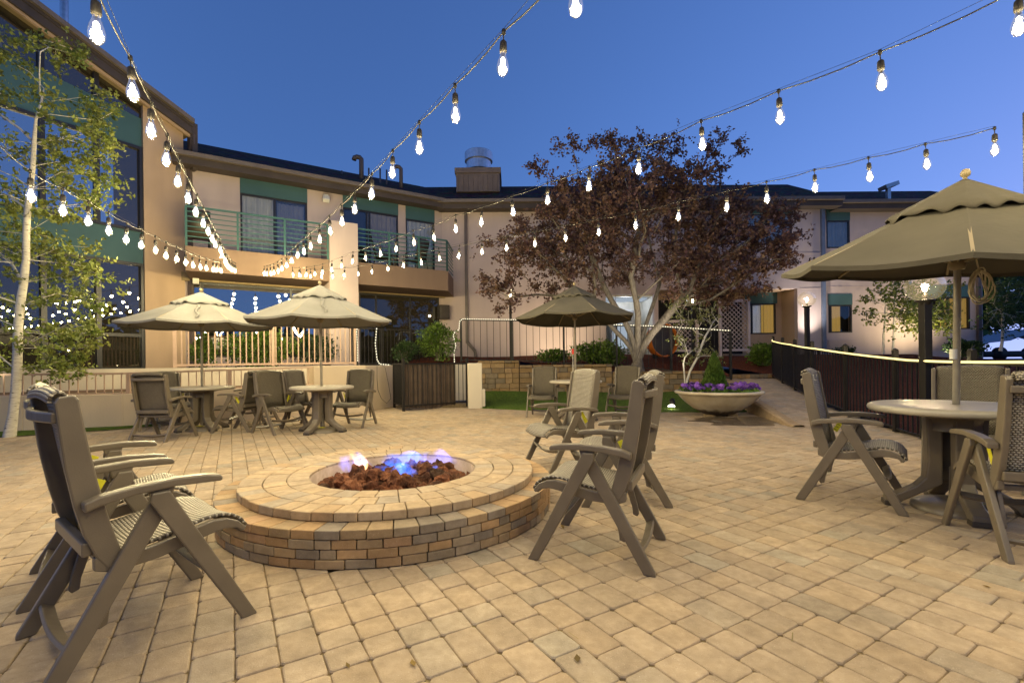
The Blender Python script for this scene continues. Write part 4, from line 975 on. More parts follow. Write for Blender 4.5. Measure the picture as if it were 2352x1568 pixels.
# ============================================================ STRING LIGHTS
def make_bulb():
    T=bpy.data.objects.new('bulb_proto',None)
    return T
gl=MB(); gl.lathe([(.0135,-.118),(.0145,-.130),(.0185,-.145),(.0265,-.168),(.0315,-.190),(.0325,-.205),(.029,-.224),(.019,-.240),(.008,-.249),(.0015,-.252)],18); 
so=MB(); so.lathe([(.001,-.052),(.012,-.054),(.0185,-.062),(.020,-.085),(.0205,-.108),(.0175,-.118),(.0135,-.120),(.0125,-.130)],12); so.tube([(0,0,.004),(0,0,-.055)],.0035,6); so.lathe([(.001,.014),(.011,.010),(.012,-.012),(.004,-.022)],8)
fi=MB()
fi.tube([(0,0,-.145),(0,0,-.155),(0,0,-.20),(0,0,-.215)],[.005,.0115,.0135,.007],10)
def mesh_of(mb,mat):
    o=mb.build('tmp',mat,smooth=True); me=o.data; bpy.data.objects.remove(o); return me
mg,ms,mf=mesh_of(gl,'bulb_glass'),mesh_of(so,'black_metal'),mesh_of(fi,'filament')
BL=bpy.data.lights.new('bulb_light','POINT'); BL.energy=5.6; BL.color=WARM; BL.shadow_soft_size=.036
NBULB=0
def string(label,a,b,pts,end,ext,spacing=.6,extrise=.10,drop=.195,dense_end=1.0):
    """pts: measured pixel centres of the lit bulbs, near to far; the string hangs over the straight plan line X=a+bY"""
    global NBULB
    P=[]
    for px,py in pts:
        r=ray(px,py); t=a/(r.x-b); p=CAM+r*t; P.append(Vector((p.x,p.y,p.z+drop)))
    # to the far end
    r=ray(*end); t=a/(r.x-b); e=CAM+r*t; e=Vector((e.x,e.y,e.z+drop)); last=P[-1]; n=max(1,int(round((e-last).length/(spacing*dense_end))))
    s0=(P[-1].z-P[-3].z)/max(.1,(P[-1]-P[-3]).length)
    for k in range(1,n+1): 
        q=k/n; p=last.lerp(e,q); p.z-=.10*math.sin(PI*q)*(n>4); P.append(p)
    near=[]; dirn=(P[0]-P[1]); dirn.z=0; dirn.normalize()
    for k in range(1,ext+1):
        p=P[0]+dirn*spacing*k; p.z=P[0].z+extrise*k*spacing+.01*k*k; near.append(p)
    allp=near[::-1]+P
    T=thing('string_lights',label,'string lights',tuple(allp[len(near)]))
    c=MB(); cab=[]
    for k,(p,q) in enumerate(zip(allp,allp[1:])):
        for i in range(3): 
            u=p.lerp(q,i/3); u=u+Vector((0,0,-.018*math.sin(PI*i/3))); cab.append(u)
    cab.append(allp[-1]); c.tube(cab,.0042,6); c.build('cable','black_metal',T,smooth=True)
    c=MB(); wv=[]
    for i in range(0,len(allp),2): wv.append(allp[i]+Vector((0,0,.016)))
    wv.append(allp[-1]+Vector((0,0,.01))); c.tube(wv,.0014,5); c.build('support_wire','black_metal',T,smooth=True)
    inv=PM(T).inverted()
    for i,p in enumerate(allp):
        o=bpy.data.objects.new('bulb',mg); col.objects.link(o); o.parent=T; o.matrix_parent_inverse=inv; o.location=p; o.rotation_euler=(random.gauss(0,.04),random.gauss(0,.04),random.uniform(0,6))
        for nm,me in (('socket',ms),('filament',mf)):
            k=bpy.data.objects.new(nm,me); col.objects.link(k); k.parent=o
        l=bpy.data.objects.new('bulb_light',BL); col.objects.link(l); l.parent=o; l.location=(0,0,-.19); NBULB+=1
    return T
string('string of warm bulbs running from the top left corner down to the balcony beam',-.744,-.525,[(221,75),(300,212),(347,300),(385,367),(411,417),(433,455),(452,487),(467,512),(479,531),(489,549),(497,562),(505,574)],(541,622),5,.56)
string('string of warm bulbs from the top centre of the sky down to the balcony',1.678,-.667,[(1318,15),(1158,155),(1046,265),(964,340),(903,398),(855,446),(815,482),(784,509),(757,531),(734,550),(713,565),(697,577),(684,586)],(607,629),5,.6)
string('string of warm bulbs crossing the sky from the top right corner',4.93,-.86,[(2340,60),(2022,190),(1789,270),(1611,332),(1469,388),(1354,428),(1258,460),(1176,487),(1107,510),(1047,526),(995,546),(949,557),(910,572),(873,583),(840,593),(811,601)],(672,631),5,.6)
string('lowest string of warm bulbs, tied to the black post at the right edge',9.0,-1.15,[(2285,345),(2126,378),(1995,407),(1871,432),(1761,457),(1671,476),(1559,498),(1460,518),(1375,534),(1297,547),(1228,560),(1164,570),(1107,578),(1056,588),(1008,594),(966,603),(927,610)],(690,634),0,.6)
string('short string of warm bulbs along the left building in front of the birch leaves',-2.276,-.4,[(70,450),(145,484),(204,508),(250,530),(292,550),(326,563),(357,575),(382,587),(406,595),(426,603),(443,609),(458,613),(474,616),(490,619)],(507,622),3,.48)
string('string of warm bulbs hanging behind the seating, from the right hand post',1.6,.72,[(2352+700,200),(2352+1100,150),(2352+1700,60)],(2352+6000,-700),0,.6) if False else None
# post holding the right string
c=MB(); p=D(2352,300,4.05); c.beam((4.52,4.06,0),(4.52,4.06,3.2),.07,.07); c.lathe([(.001,3.23),(.04,3.21),(.045,3.19)],8,(4.52,4.06,0)); pp=c.build('string_light_post','black_metal',bevel=.004); tag(pp,'tall black square post at the right edge holding the string lights','post')
c=MB(); a_=P0=PR.pt(pr(600,615)[0],pr(560,600)[1]-.05,.03)
print('BULBS',NBULB)
# ============================================================ FENCES
FY=[p for p in FEN if p[1]>=2.4]; 
fpts=[(p[0],p[1]) for p in FY]; z0s=[p[2]+.04 for p in FY]; z1s=[p[2]+h for p,h in zip(FY,(.99,.99,1.02,1.03,1.02,1.05))]
def leadF(L): return [1.0,2.2,3.55,4.7,6.9,8.9,L[-1]-.02]
fR=rail('picket_fence','long black metal picket fence with a glowing rope light, right of the paved ramp','fence',fpts,z0s,z1s,.105,.016,.034,'black_metal',1.5,.062,panelname='pickets',posttop=.15,cap=True)
SF=[(-1.55,14.35),(.2,14.2),(2.9,14.0),(4.3,13.75),(5.95,12.75)]
fS=rail('planter_fence','black metal picket fence with a led rope on the bed above the stone wall','fence',SF,[1.20,1.16,.98,.86,.60],[2.42,2.36,2.17,2.08,1.86],.20,.014,.034,'black_metal',1.6,.058,panelname='pickets',posttop=.04)
def ropelight(pts,label,rad=.011,mat='rope_led',beads=None,mat2='rope_led_soft'):
    c=MB(); c.tube(pts,rad,8); o=c.build('rope_light',mat2 if beads else mat,None,smooth=True); tag(o,label,'rope light')
    if beads:
        c=MB(); L=0
        for a,b_ in zip(pts,pts[1:]):
            a=Vector(a);b_=Vector(b_); d=(b_-a).length; 
            while L<d: p=a.lerp(b_,L/d); c.lathe([(.001,.016),(rad*1.25,.008),(rad*1.25,-.008),(.001,-.016)],6,tuple(p)); L+=beads
            L-=d
        c.build('led_beads',mat,o)
    return o
rp=[Vector((p[0]-.03,p[1],p[2]+h+.03)) for p,h in zip(FY,(.99,.99,1.02,1.03,1.02,1.05))]
rp2=[]
for a,b_ in zip(rp,rp[1:]):
    for i in range(6): rp2.append(a.lerp(b_,i/6)+Vector((0,0,-.012*math.sin(PI*i/6))))
rp2.append(rp[-1]); 
emit('rope_bright',(1,.78,.30),.26); ropelight(rp2,'bright yellow rope light laid along the top of the right picket fence',.014,'rope_bright')
for k in range(0,len(rp2),3): point_light(rp2[k]+Vector((0,0,.03)),.5,(1,.82,.42),.03,None,'rope_glow')
sp=[Vector((x,y-.04,z)) for (x,y),z in zip(SF,(2.45,2.39,2.20,2.11,1.89))]
x0,y0=SF[0]; sq=[Vector((-1.75,y0-.1,1.15)),Vector((-1.76,y0-.1,1.4)),Vector((-1.70,y0-.1,1.65)),Vector((-1.78,y0-.1,1.95)),Vector((-1.72,y0-.1,2.06)),Vector((-1.6,y0-.1,2.12)),Vector((-1.58,y0-.1,2.36)),Vector((-1.5,y0-.06,2.45))]
ropelight(sq+sp[1:],'rope light of small white leds along the fence above the stone wall',.011,'rope_led',.07)
q0=tpt(4.0,.08,0)
ropelight([q0+Vector((0,0,1.2)),q0+Vector((.0,0,1.6)),q0+Vector((-.02,0,2.0)),q0+Vector((.03,0,2.16)),q0+Vector((.35,-.1,2.2))],'short vertical rope light on the end of the pink railing',.011,'rope_led',.07)
q1=Vector(tuple(D(865,755,11.6))); q2=D(866,825,11.6);q3=D(872,836,11.5);q4=D(897,838,11.4)
ropelight([q1,D(862,790,11.6),q2,q3,q4],'curved rope light hanging to the top of the tan wall',.010,'rope_led',.07)
# cloth covered enclosure
ec=thing('screened_fence','black picket enclosure covered with brown shade cloth beside the tan wall','fence',(-1.9,11.4,0))
A=Vector((-2.51,10.8,0));B_=Vector((-1.14,11.85,0));C_=Vector((-2.95,11.7,0))
for p,h in ((A,1.22),(B_,1.22),(C_,1.1)):
    c=MB(); c.box(p+Vector((0,0,h/2)),(.055,.055,h),Mx); c.build('post','black_metal',ec)
c=MB()
for p,q in ((A,B_),(A,C_)):
    for z in (.12,1.09): c.beam(p+Vector((0,0,z)),q+Vector((0,0,z)),.03,.03)
c.build('rail','black_metal',ec)
c=MB(); n=12
for k in range(1,n): p=A.lerp(C_,k/n); c.beam(p+Vector((0,0,.12)),p+Vector((0,0,1.09)),.016,.016)
for k in range(1,14): p=A.lerp(B_,k/14); c.beam(p+Vector((0,0,.12)),p+Vector((0,0,1.09)),.016,.016)
c.build('pickets','black_metal',ec)
c=MB(); rows=[]; dn=(B_-A).normalized(); nn=Vector((dn.y,-dn.x,0))
for i in range(60):
    t=i/59; p=A.lerp(B_,.02+.8*t); w_=.018*math.sin(t*88)+.01*math.sin(t*23); bt=.035+.03*math.sin(t*9)
    rows.append([p-nn*(.04)+nn*w_*(.5 if z>1 else 1)+nn*(.06*max(0,.25-z)/.25*math.sin(t*31)*.6)+Vector((0,0,z if z>.1 else bt)) for z in (1.08,.9,.6,.35,.2,.05)])
c.grid(rows); 
rows=[]
for i in range(30):
    t=i/29; p=A.lerp(C_,.03+.94*t)+Vector((.06,0,0)); w_=.012*math.sin(t*40); rows.append([p+Vector((w_,0,z)) for z in (1.05,.6,.1)])
c.grid(rows); c.build('shade_cloth','brown_cloth',ec,smooth=True)
# power cord on the wall
c=MB(); pts=[D(866,840,11.0)+Vector((0,0,.0)),D(866,870,11.0),D(868,895,11.0),D(876,915,10.95),D(888,926,10.9),D(898,915,10.9),D(892,880,11.2),D(884,842,11.3)]
c.tube(pts,.006,6); tag(c.build('power_cord','black_metal',smooth=True),'thin black power cord drooping down the tan wall end','cord')
# ============================================================ LAMPS
def lamp(px,py,Y,gr,zb,label,pw,poler=.045):
    p=D(px,py,Y); T=thing('post_lamp',label,'lamp',(p.x,p.y,zb))
    c=MB(); c.beam((p.x,p.y,zb),(p.x,p.y,p.z-gr*.82),poler*2,poler*2); c.build('pole','black_metal',T,bevel=.004)
    c=MB(); c.lathe([(.001,-gr*.80),(.10,-gr*.82),(.11,-gr*.88),(.07,-gr*.98),(.05,-gr*1.15)],20,tuple(p)); c.lathe([(.022,-gr*.8),(.022,-gr*.45),(.001,-gr*.44)],10,tuple(p)); c.build('socket','black_metal',T,smooth=True)
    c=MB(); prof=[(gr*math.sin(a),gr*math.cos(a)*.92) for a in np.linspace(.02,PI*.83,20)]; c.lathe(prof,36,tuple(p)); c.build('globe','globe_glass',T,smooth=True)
    c=MB(); c.lathe([(.001,.055),(.022,.045),(.030,.015),(.026,-.02),(.014,-.05),(.001,-.055)],14,tuple(p+Vector((0,0,-gr*.08)))); c.build('light_bulb','filament_globe',T,smooth=True)
    point_light(tuple(p+Vector((0,0,-gr*.08))),pw,(1,.74,.42),.045,T); return p
lamp(1853,687,11.6,.205,.42,'clear globe post lamp standing by the corner column of the far building',14)
lamp(2124,658,6.15,.215,.02,'large clear globe post lamp behind the right umbrella pole',10,.05)
lamp(1172,677,14.6,.19,1.2,'clear globe post lamp left of the plum tree, half hidden by its leaves',9,.04)
lamp(1591,690,15.2,.2,1.2,'clear globe post lamp inside the right side of the plum tree crown',12,.04)
def spot(p,to,pw,label,colr=(1,.93,.8),ang=70,body=True,cat='spotlight'):
    T=thing('ground_spotlight',label,cat,tuple(p)); d=(Vector(to)-Vector(p)).normalized()
    c=MB(); Mq=d.to_track_quat('Z','Y').to_matrix(); c.lathe([(.001,-.09),(.035,-.08),(.055,-.02),(.06,.04),(.052,.045)],18,tuple(Vector(p)+Vector((0,0,.09))),M=Mq); c.tube([p,Vector(p)+Vector((0,0,.05))],.012,6); c.build('lamp_housing','black_metal',T,smooth=True)
    c=MB(); c.lathe([(.052,.035),(.001,.037)],18,tuple(Vector(p)+Vector((0,0,.09))),M=Mq); c.build('lens','spot_face',T)
    spot_light(tuple(Vector(p)+Vector((0,0,.09))+d*.06),to,pw,colr,ang,T); return T
def zt(x,y): return 0
spot(Vector((3.55,10.4,.10)),Vector((3.7,13.7,3.4)),60,'small bright ground spotlight on the turf left of the bowl planter',(1,.90,.72),60)
c=MB(); c.lathe([(.001,.062),(.04,.058),(.065,.042),(.075,.02)],24,(3.50,10.32,.06)); o=c.build('lens','spot_face',bpy.data.objects['ground_spotlight'],smooth=True)
spot(Vector((4.7,12.6,.45)),Vector((3.9,13.8,3.2)),22,'ground spotlight hidden behind the bowl planter, aimed at the plum tree',(1,.9,.72),70)
spot(Vector((PC.hit(1850,800)[0]+PC.o.x,16.5,1.25)),Vector((PC.hit(1850,800)[0]+PC.o.x+.1,16.95,3.6)),60,'ground spotlight washing the corner column of the far building',(1,.90,.78),80)
spot(Vector((11.8,12.6,.75)),Vector((12.2,13.9,2.6)),40,'ground spotlight in the mulch aimed up into the brightest young aspen',(1,.85,.5),90)
spot(Vector((14.9,15.9,1.25)),Vector((14.6,16.9,3.2)),60,'ground spotlight behind the young aspens by the far wall',(1,.80,.45),150)
spot(Vector((1.7,15.2,1.25)),Vector((1.6,16.8,2.0)),30,'ground spotlight behind the bushes left of the plum tree',(1,.8,.5),110)
spot(Vector((-9.05,7.3,.05)),Vector((-8.6,8.1,4.)),60,'ground spotlight in the turf strip below the white birch',(1,.88,.6),80)
# ============================================================ TREES
def tree(name,label,base,fork,attr,trunk_r,mat_b,mat_l,nleaf,lsize,spread,group=None,cat='tree',seed=1,stems=1,tipr=.004,zfr=None,pw_=2.2,lum=(.7,1.25),step=.35,droop=0,leafin=None,jit=.09,lean_chain=None,nsides=7):
    rnd=random.Random(seed); T=thing(name,label,cat,tuple(base),0,group)
    nodes=[Vector(base)]; par=[-1]
    def chain(start,end,n,j=.03):
        i0=start; a=nodes[start]
        for k in range(1,n+1):
            p=a.lerp(end,k/n)+ (Vector((rnd.gauss(0,j),rnd.gauss(0,j),rnd.gauss(0,j*.4))) if k<n else Vector((0,0,0)))
            nodes.append(p); par.append(i0); i0=len(nodes)-1
        return i0
    pts=lean_chain or [fork]
    forks=[]
    if isinstance(fork,list):
        for f in fork:
            i=0
            for q in f: i=chain(i,Vector(q),max(2,int((Vector(q)-nodes[i]).length/step)),.03)
            forks.append(i)
    else:
        i=chain(0,Vector(fork),max(2,int((Vector(fork)-Vector(base)).length/step)),.025); forks=[i]
    fc=sum((nodes[i] for i in forks),Vector())/len(forks)
    attr=sorted(attr,key=lambda p:(Vector(p)-fc).length); tips=[]
    pd_=[0.]*len(nodes)
    for k in range(1,len(nodes)): pd_[k]=pd_[par[k]]+(nodes[k]-nodes[par[k]]).length
    zmin=min(nodes[i].z for i in forks)*.0+nodes[0].z+ (fc.z-nodes[0].z)*(zfr if zfr is not None else (.62 if isinstance(fork,list) else .8))
    for p in attr:
        p=Vector(p); best=None;bd=1e9
        for k,q in enumerate(nodes):
            if q.z<zmin and k!=forks[0]: continue
            d=(p-q).length+.28*pd_[k]+ (1.5*max(0,q.z-p.z))
            if d<bd: bd=d;best=k
        q=nodes[best]; L=(p-q).length; n=max(1,int(L/step)); i0=best
        bend=Vector((rnd.gauss(0,1),rnd.gauss(0,1),.5)).normalized()*L*jit
        for k in range(1,n+1):
            t=k/n; nodes.append(q.lerp(p,t)+bend*math.sin(PI*t)); par.append(i0); pd_.append(pd_[i0]+L/n); i0=len(nodes)-1
        tips.append(i0)
    N=len(nodes); ch=[[] for _ in range(N)]
    for k in range(1,N): ch[par[k]].append(k)
    rad=[0.]*N
    for k in range(N-1,-1,-1):
        rad[k]=tipr if not ch[k] else sum(rad[c_]**pw_ for c_ in ch[k])**(1/pw_)
    s=trunk_r/rad[0]; rad=[max(tipr,r*(s if r>tipr*1.5 else 1)) if s<1 else tipr+(r-tipr)*((trunk_r-tipr)/(rad[0]-tipr)) for r in rad]
    mb=MB(); seen=set()
    stack=[(0,None)]
    while stack:
        k,prev=stack.pop()
        pts=[nodes[k]];rs=[rad[k]]
        if prev is not None: pts=[nodes[prev]]+pts; rs=[min(rad[k]*1.1,rad[prev])]+rs
        cur=k
        while ch[cur]:
            cs_=sorted(ch[cur],key=lambda c_:-rad[c_]); 
            for o_ in cs_[1:]: stack.append((o_,cur))
            cur=cs_[0]; pts.append(nodes[cur]); rs.append(rad[cur])
        if len(pts)>1:
            if prev is None: rs[0]*=1.35
            big=rs[0]>.02
            if big and len(pts)>2:  # smooth
                for _ in range(1): pts=[pts[0]]+[(pts[i-1]+pts[i]*2+pts[i+1])/4 for i in range(1,len(pts)-1)]+[pts[-1]]
            mb.tube(pts,rs,nsides if big else 4,cap=False)
    mb.build('trunk',mat_b,T,smooth=True)
    lf=MB(); anchors=tips+[k for k in range(N) if rad[k]<tipr*3 and k>10]
    CL=7; cd_=None
    for q_ in range(nleaf):
        if q_%CL==0:
            a=nodes[rnd.choice(anchors)]; sp=spread*rnd.uniform(.2,1.3); ca=a+Vector((rnd.gauss(0,sp),rnd.gauss(0,sp),rnd.gauss(0,sp*.8))); cdir=((ca-a)+Vector((rnd.gauss(0,.05),rnd.gauss(0,.05),rnd.uniform(0,.12)))).normalized()*lsize*rnd.uniform(1.6,3.2); ck=rnd.uniform(.75,1.25)
        t_=(q_%CL)/CL; jq=lsize*.42; p=ca+cdir*(t_-.4)+Vector((rnd.gauss(0,jq),rnd.gauss(0,jq),rnd.gauss(0,jq)))
        d=Vector((rnd.gauss(0,1),rnd.gauss(0,1),rnd.gauss(-.2,.8))).normalized(); u=d.orthogonal().normalized(); u=(u*math.cos(1)+d.cross(u)*math.sin(rnd.uniform(0,6))).normalized(); l=lsize*rnd.uniform(.65,1.35); k=rnd.uniform(*lum)*ck
        lf.add([p-d*l*.5,p+u*l*.36-d*l*.05,p+d*l*.55,p-u*l*.36-d*l*.05],[(0,1,2,3)],(k,k*rnd.uniform(.92,1.05),k*rnd.uniform(.8,1.1)))
    lf.build('crown',mat_l,T); return T
rn=random.Random(5)
# plum
A_=[]
lobes=[((3.7,13.7,5.0),(3.7,2.4,1.7),230),((1.6,13.5,4.1),(2.1,1.7,1.4),80),((6.1,13.4,4.3),(2.0,1.7,1.5),105),((3.6,13.8,5.9),(2.4,1.7,1.0),100),((5.6,13.0,3.3),(1.6,1.2,.8),26),((-.3,13.3,3.1),(.6,.7,.6),10),((7.3,13.3,4.7),(.9,.8,.8),14)]
for c0,rr,n in lobes:
    k=0
    while k<n:
        v=Vector((rn.gauss(0,1),rn.gauss(0,1),rn.gauss(0,1))).normalized()*(rn.random()**.28)
        p=Vector((c0[0]+v.x*rr[0],c0[1]+v.y*rr[1],c0[2]+v.z*rr[2])); 
        if p.z<2.5: continue
        A_.append(p); k+=1
for _ in range(16): A_.append(Vector((3.8+rn.uniform(-2.2,3.0),13.6,rn.uniform(6.9,7.6))))
for (px,py) in ((1290,335),(1310,320),(1365,325),(1405,312),(1440,330),(1475,318),(1520,335),(1550,350),(1640,350),(1655,385),(1240,395),(1225,380),(1845,540),(1830,600),(1120,560),(1115,640),(1120,670)): A_.append(D(px,py,13.6))
pb=D(1462,853,13.75); pb.z=.78
fk=[[D(1455,800,13.75),D(1410,760,13.6),D(1375,715,13.3),D(1340,690,13.0)],[D(1460,800,13.75),D(1440,740,13.8),D(1405,690,13.9),D(1380,640,14.0)],[D(1465,790,13.75),D(1468,720,13.6),D(1455,660,13.4),D(1430,600,13.2)],[D(1468,790,13.75),D(1500,700,13.9),D(1520,640,14.2)],[D(1478,790,13.75),D(1530,730,13.5),D(1570,680,13.3),D(1620,650,13.2)],[D(1470,800,13.75),D(1500,770,14.1),D(1560,700,14.5),D(1600,650,14.8)]]
tree('plum_tree','spreading purple leaved plum tree with pale lit limbs in front of the far building',pb,fk,A_,.19,'plum_bark','leaf_plum',66000,.08,.16,seed=3,tipr=.0062,lum=(.55,1.35),step=.4)
# birch (left)
A_=[]; rn=random.Random(11)
def disp_attr(pts,Y,dy,r=.25,n=1):
    out=[]
    for px,py in pts:
        for _ in range(n):
            p=D(px+rn.uniform(-18,18),py+rn.uniform(-18,18),Y+rn.uniform(-dy,dy)); out.append(p)
    return out
lp=[]
for _ in range(230):
    py=rn.uniform(70,850); wr=float(np.interp(py,[60,200,330,420,600,700,860],[150,250,270,215,235,240,200])); px=rn.uniform(-260,wr)
    if rn.random()<.35 and px>120 and py<180: continue
    lp.append((px,py))
for py in (250,330,420,640,690): lp+= [(rn.uniform(200,270),py+rn.uniform(-20,20)) for _ in range(3)]
A_=disp_attr(lp,7.85,.75)
bb_=G(22,1003); bb_.z=0
tree('birch_tree','young birch with a white trunk and yellow green leaves at the left edge',bb_,[[D(38,850,7.35),D(50,650,7.35),D(62,480,7.3),D(80,330,7.3),D(92,220,7.2),D(92,120,7.1)]],A_,.062,'aspen_bark','leaf_aspen',22000,.060,.12,seed=4,zfr=.12,tipr=.0022,lum=(.6,1.35),step=.3,jit=.06)
# small flowering tree left of the conifer
A_=disp_attr([(rn.uniform(1545,1650),rn.uniform(690,830)) for _ in range(60)],11.3,.5)
sb=D(1575,862,11.3); sb.z=.15
tree('sapling','thin crooked sapling with pale blossoms rising behind the bowl planter',sb,[[D(1568,830,11.3),D(1580,812,11.3),D(1610,790,11.3)],[D(1585,850,11.2),D(1605,820,11.1),D(1615,770,11.2)]],A_,.035,'bark_white','leaf_sparse',1300,.05,.09,seed=9,tipr=.0035,step=.2)
# young aspens at the far wall
def young(px,pby,Y,x0,x1,y0,y1,n,label,mat='leaf_aspen',nl=1500,seed=1,br=.03,lum=(.6,1.3),sz=.075):
    A=disp_attr([(rn.uniform(x0,x1),rn.uniform(y0,y1)) for _ in range(n)],Y,.6); b_=D(px,pby,Y)
    return tree('aspen_tree',label,b_,[[D(px+3,(pby+y0)/2+20,Y),D(px+5,y0+30,Y)]],A,br,'aspen_bark',mat,nl,sz,.14,'young aspens by the far building',seed=seed,tipr=.004,step=.3,lum=lum)
young(2029,813,14.6,1980,2085,640,735,45,'slender young aspen left of the globe lamp, with a forked bare stem','leaf_aspen',900,21)
young(2050,813,14.2,2030,2105,650,760,35,'slender young aspen just behind the globe lamp pole','leaf_aspen',900,22)
young(2127,815,13.8,2075,2185,655,755,60,'brightly lit young aspen between the globe lamp and the umbrella pole','leaf_aspen',2600,23)
young(2298,806,15.5,2262,2352,640,755,60,'young aspen in the yard beyond the right corner of the building','leaf_back',2600,24,.04)
# ============================================================ SHRUBS and far greenery
def shrub(name,label,cat,c,rx,ry,rz,n,lsize,mat,seed=1,stem=True,shape='ball',lum=(.55,1.3)):
    rnd=random.Random(seed); c=Vector(c); T=thing(name,label,cat,tuple(c)); lf=MB()
    nb=MB()
    for _ in range(14 if stem else 0):
        a=rnd.uniform(0,6.28); q=rnd.uniform(.2,.8); nb.tube([c+Vector((rnd.gauss(0,.03),rnd.gauss(0,.03),0)),c+Vector((rx*q*.5*math.cos(a),ry*q*.5*math.sin(a),rz*.7)),c+Vector((rx*q*math.cos(a),ry*q*math.sin(a),rz*rnd.uniform(1.,1.7)))],[.012,.008,.003],5)
    if stem: nb.build('stems','plum_bark',T)
    bumps=[Vector((rnd.gauss(0,1),rnd.gauss(0,1),rnd.gauss(0,1))).normalized() for _ in range(9)]
    for _ in range(n):
        v=Vector((rnd.gauss(0,1),rnd.gauss(0,1),rnd.gauss(0,1))).normalized()
        k=.82+.42*max(0,max(v.dot(b_) for b_ in bumps)-.75)/.25
        if shape=='cone': 
            h=rnd.random()**1.3; rr=(1-h)**.75*rnd.uniform(.55,1.08); a=rnd.uniform(0,6.28); p=c+Vector((rx*rr*math.cos(a),ry*rr*math.sin(a),h*rz*2)); d=Vector((math.cos(a)*.4,math.sin(a)*.4,1)).normalized()
        else:
            v2=v*k*(rnd.random()**.28)*rnd.choice((.92,.92,.95,1.,1.12)); p=c+Vector((v2.x*rx,v2.y*ry,rz+v2.z*rz)); d=(v+Vector((rnd.gauss(0,.6),rnd.gauss(0,.6),rnd.gauss(.2,.6)))).normalized()
        if p.z<c.z-.02: continue
        u=d.orthogonal().normalized(); u=(u*math.cos(rnd.uniform(0,6))+d.cross(u)*math.sin(rnd.uniform(0,6))).normalized(); l=lsize*rnd.uniform(.6,1.4); kk=rnd.uniform(*lum)
        w_=.18 if shape=='cone' else .34
        lf.add([p-d*l*.5,p+u*l*w_,p+d*l*.5,p-u*l*w_],[(0,1,2,3)],(kk,kk,kk))
    lf.build('foliage',mat,T); return T
def shr(px,pyb,Y,wpx,hpx,label,n,ls,mat,zb=None,seed=1,name='shrub',**k):
    b_=D(px,pyb,Y); 
    if zb is not None: b_.z=zb
    rx=wpx/2/F*Y; rz=hpx/2/F*Y
    return shrub(name,label,'shrub',b_,rx,rx*.8,rz,n,ls,mat,seed,**k)
shr(598,848,12.6,150,95,'wide green hedge shrub behind the pink railing between the cream umbrellas',3600,.07,'leaf_shrub',seed=31)
shr(468,846,12.0,55,80,'narrow green shrub behind the left umbrella pole and pink railing',1400,.06,'leaf_shrub',seed=32)
shr(718,836,13.4,100,75,'dark green round shrub behind the right end of the pink railing',2200,.06,'leaf_dark',seed=33)
shr(1005,828,14.2,82,98,'tall clipped bright green shrub by the glass doors, behind the cloth covered fence',3600,.06,'leaf_shrub',seed=34)
shr(932,832,13.6,58,55,'low green shrub at the glass doors left of the tall clipped one',1500,.055,'leaf_dark',seed=35)
shr(1272,836,14.3,70,38,'low spreading green bush behind the fence, left of the dark umbrella pole',1800,.06,'leaf_shrub',seed=36)
shr(1375,838,14.6,125,52,'wide green bush behind the fence between the umbrella pole and the plum trunk',4200,.07,'leaf_shrub',seed=37)
shr(1755,838,14.6,70,55,'bright green fern like bush at the end of the paved ramp',2600,.07,'leaf_shrub',seed=38)
shr(1942,815,15.6,50,20,'flat dark juniper under the far window beside the picket fence',900,.05,'leaf_dark',seed=39)
shr(2215,822,12.6,75,45,'dark juniper bush at the far corner right of the umbrella pole',1800,.06,'leaf_dark',seed=40)
# planter bowl
BW=Vector((4.04,9.2,0)); bp=thing('bowl_planter','wide cream stone bowl planter of purple pansies on the wet pavers','planter',tuple(BW))
b=NB('bowl_stone'); n=b.n('TexNoise',i_Scale=2.2,i_Detail=6.); mp=b.n('Mapping'); mp.inputs['Scale'].default_value=(1.3,1.3,1.); b.l(b.geo(),mp.inputs[0]); b.l(mp.outputs[0],n.inputs['Vector'])
sx=b.n('SeparateXYZ'); b.l(b.geo(),sx.inputs[0]); wet=b.math('ADD',sx.outputs[2],b.math('MULTIPLY',b.math('SUBTRACT',b.noise(5,4),.5),.22))
cc=b.mixc(b.ramp(wet,[(.10,(0,0,0)),(.15,(1,1,1))]),(.07,.05,.035),b.ramp(n.outputs[0],[(.3,(.42,.33,.21)),(.6,(.60,.52,.38)),(.8,(.65,.60,.5))])); b.base(cc,.65); b.bump(b.noise(60,4),.3,.006); M['bowl_stone']=b.m
c=MB(); c.lathe([(.001,.02),(.20,.02),(.30,.05),(.46,.14),(.62,.27),(.73,.39),(.765,.43),(.80,.44),(.815,.465),(.80,.49),(.76,.495),(.735,.47),(.70,.42),(.001,.41)],64,tuple(BW)); c.build('bowl','bowl_stone',bp,smooth=True)
c=MB(); 
for dx,dy in ((-.22,-.1),(.2,-.12),(0,.2)): c.box(BW+Vector((dx,dy,.012)),(.2,.12,.05),None,(.3,.22,.12))
c.build('support_block','brick',bp,bevel=.006)
b=NB('soil'); b.base((.03,.02,.012),.95); M['soil']=b.m
c=MB(); c.lathe([(.73,.455),(.4,.48),(.001,.49)],40,tuple(BW)); c.build('soil','soil',bp)
shrub('dwarf_conifer','small cone shaped green conifer growing in the middle of the bowl planter','conifer',BW+Vector((-.05,.05,.45)),.27,.27,.38,5200,.07,'leaf_conifer',51,False,'cone',(.6,1.3))
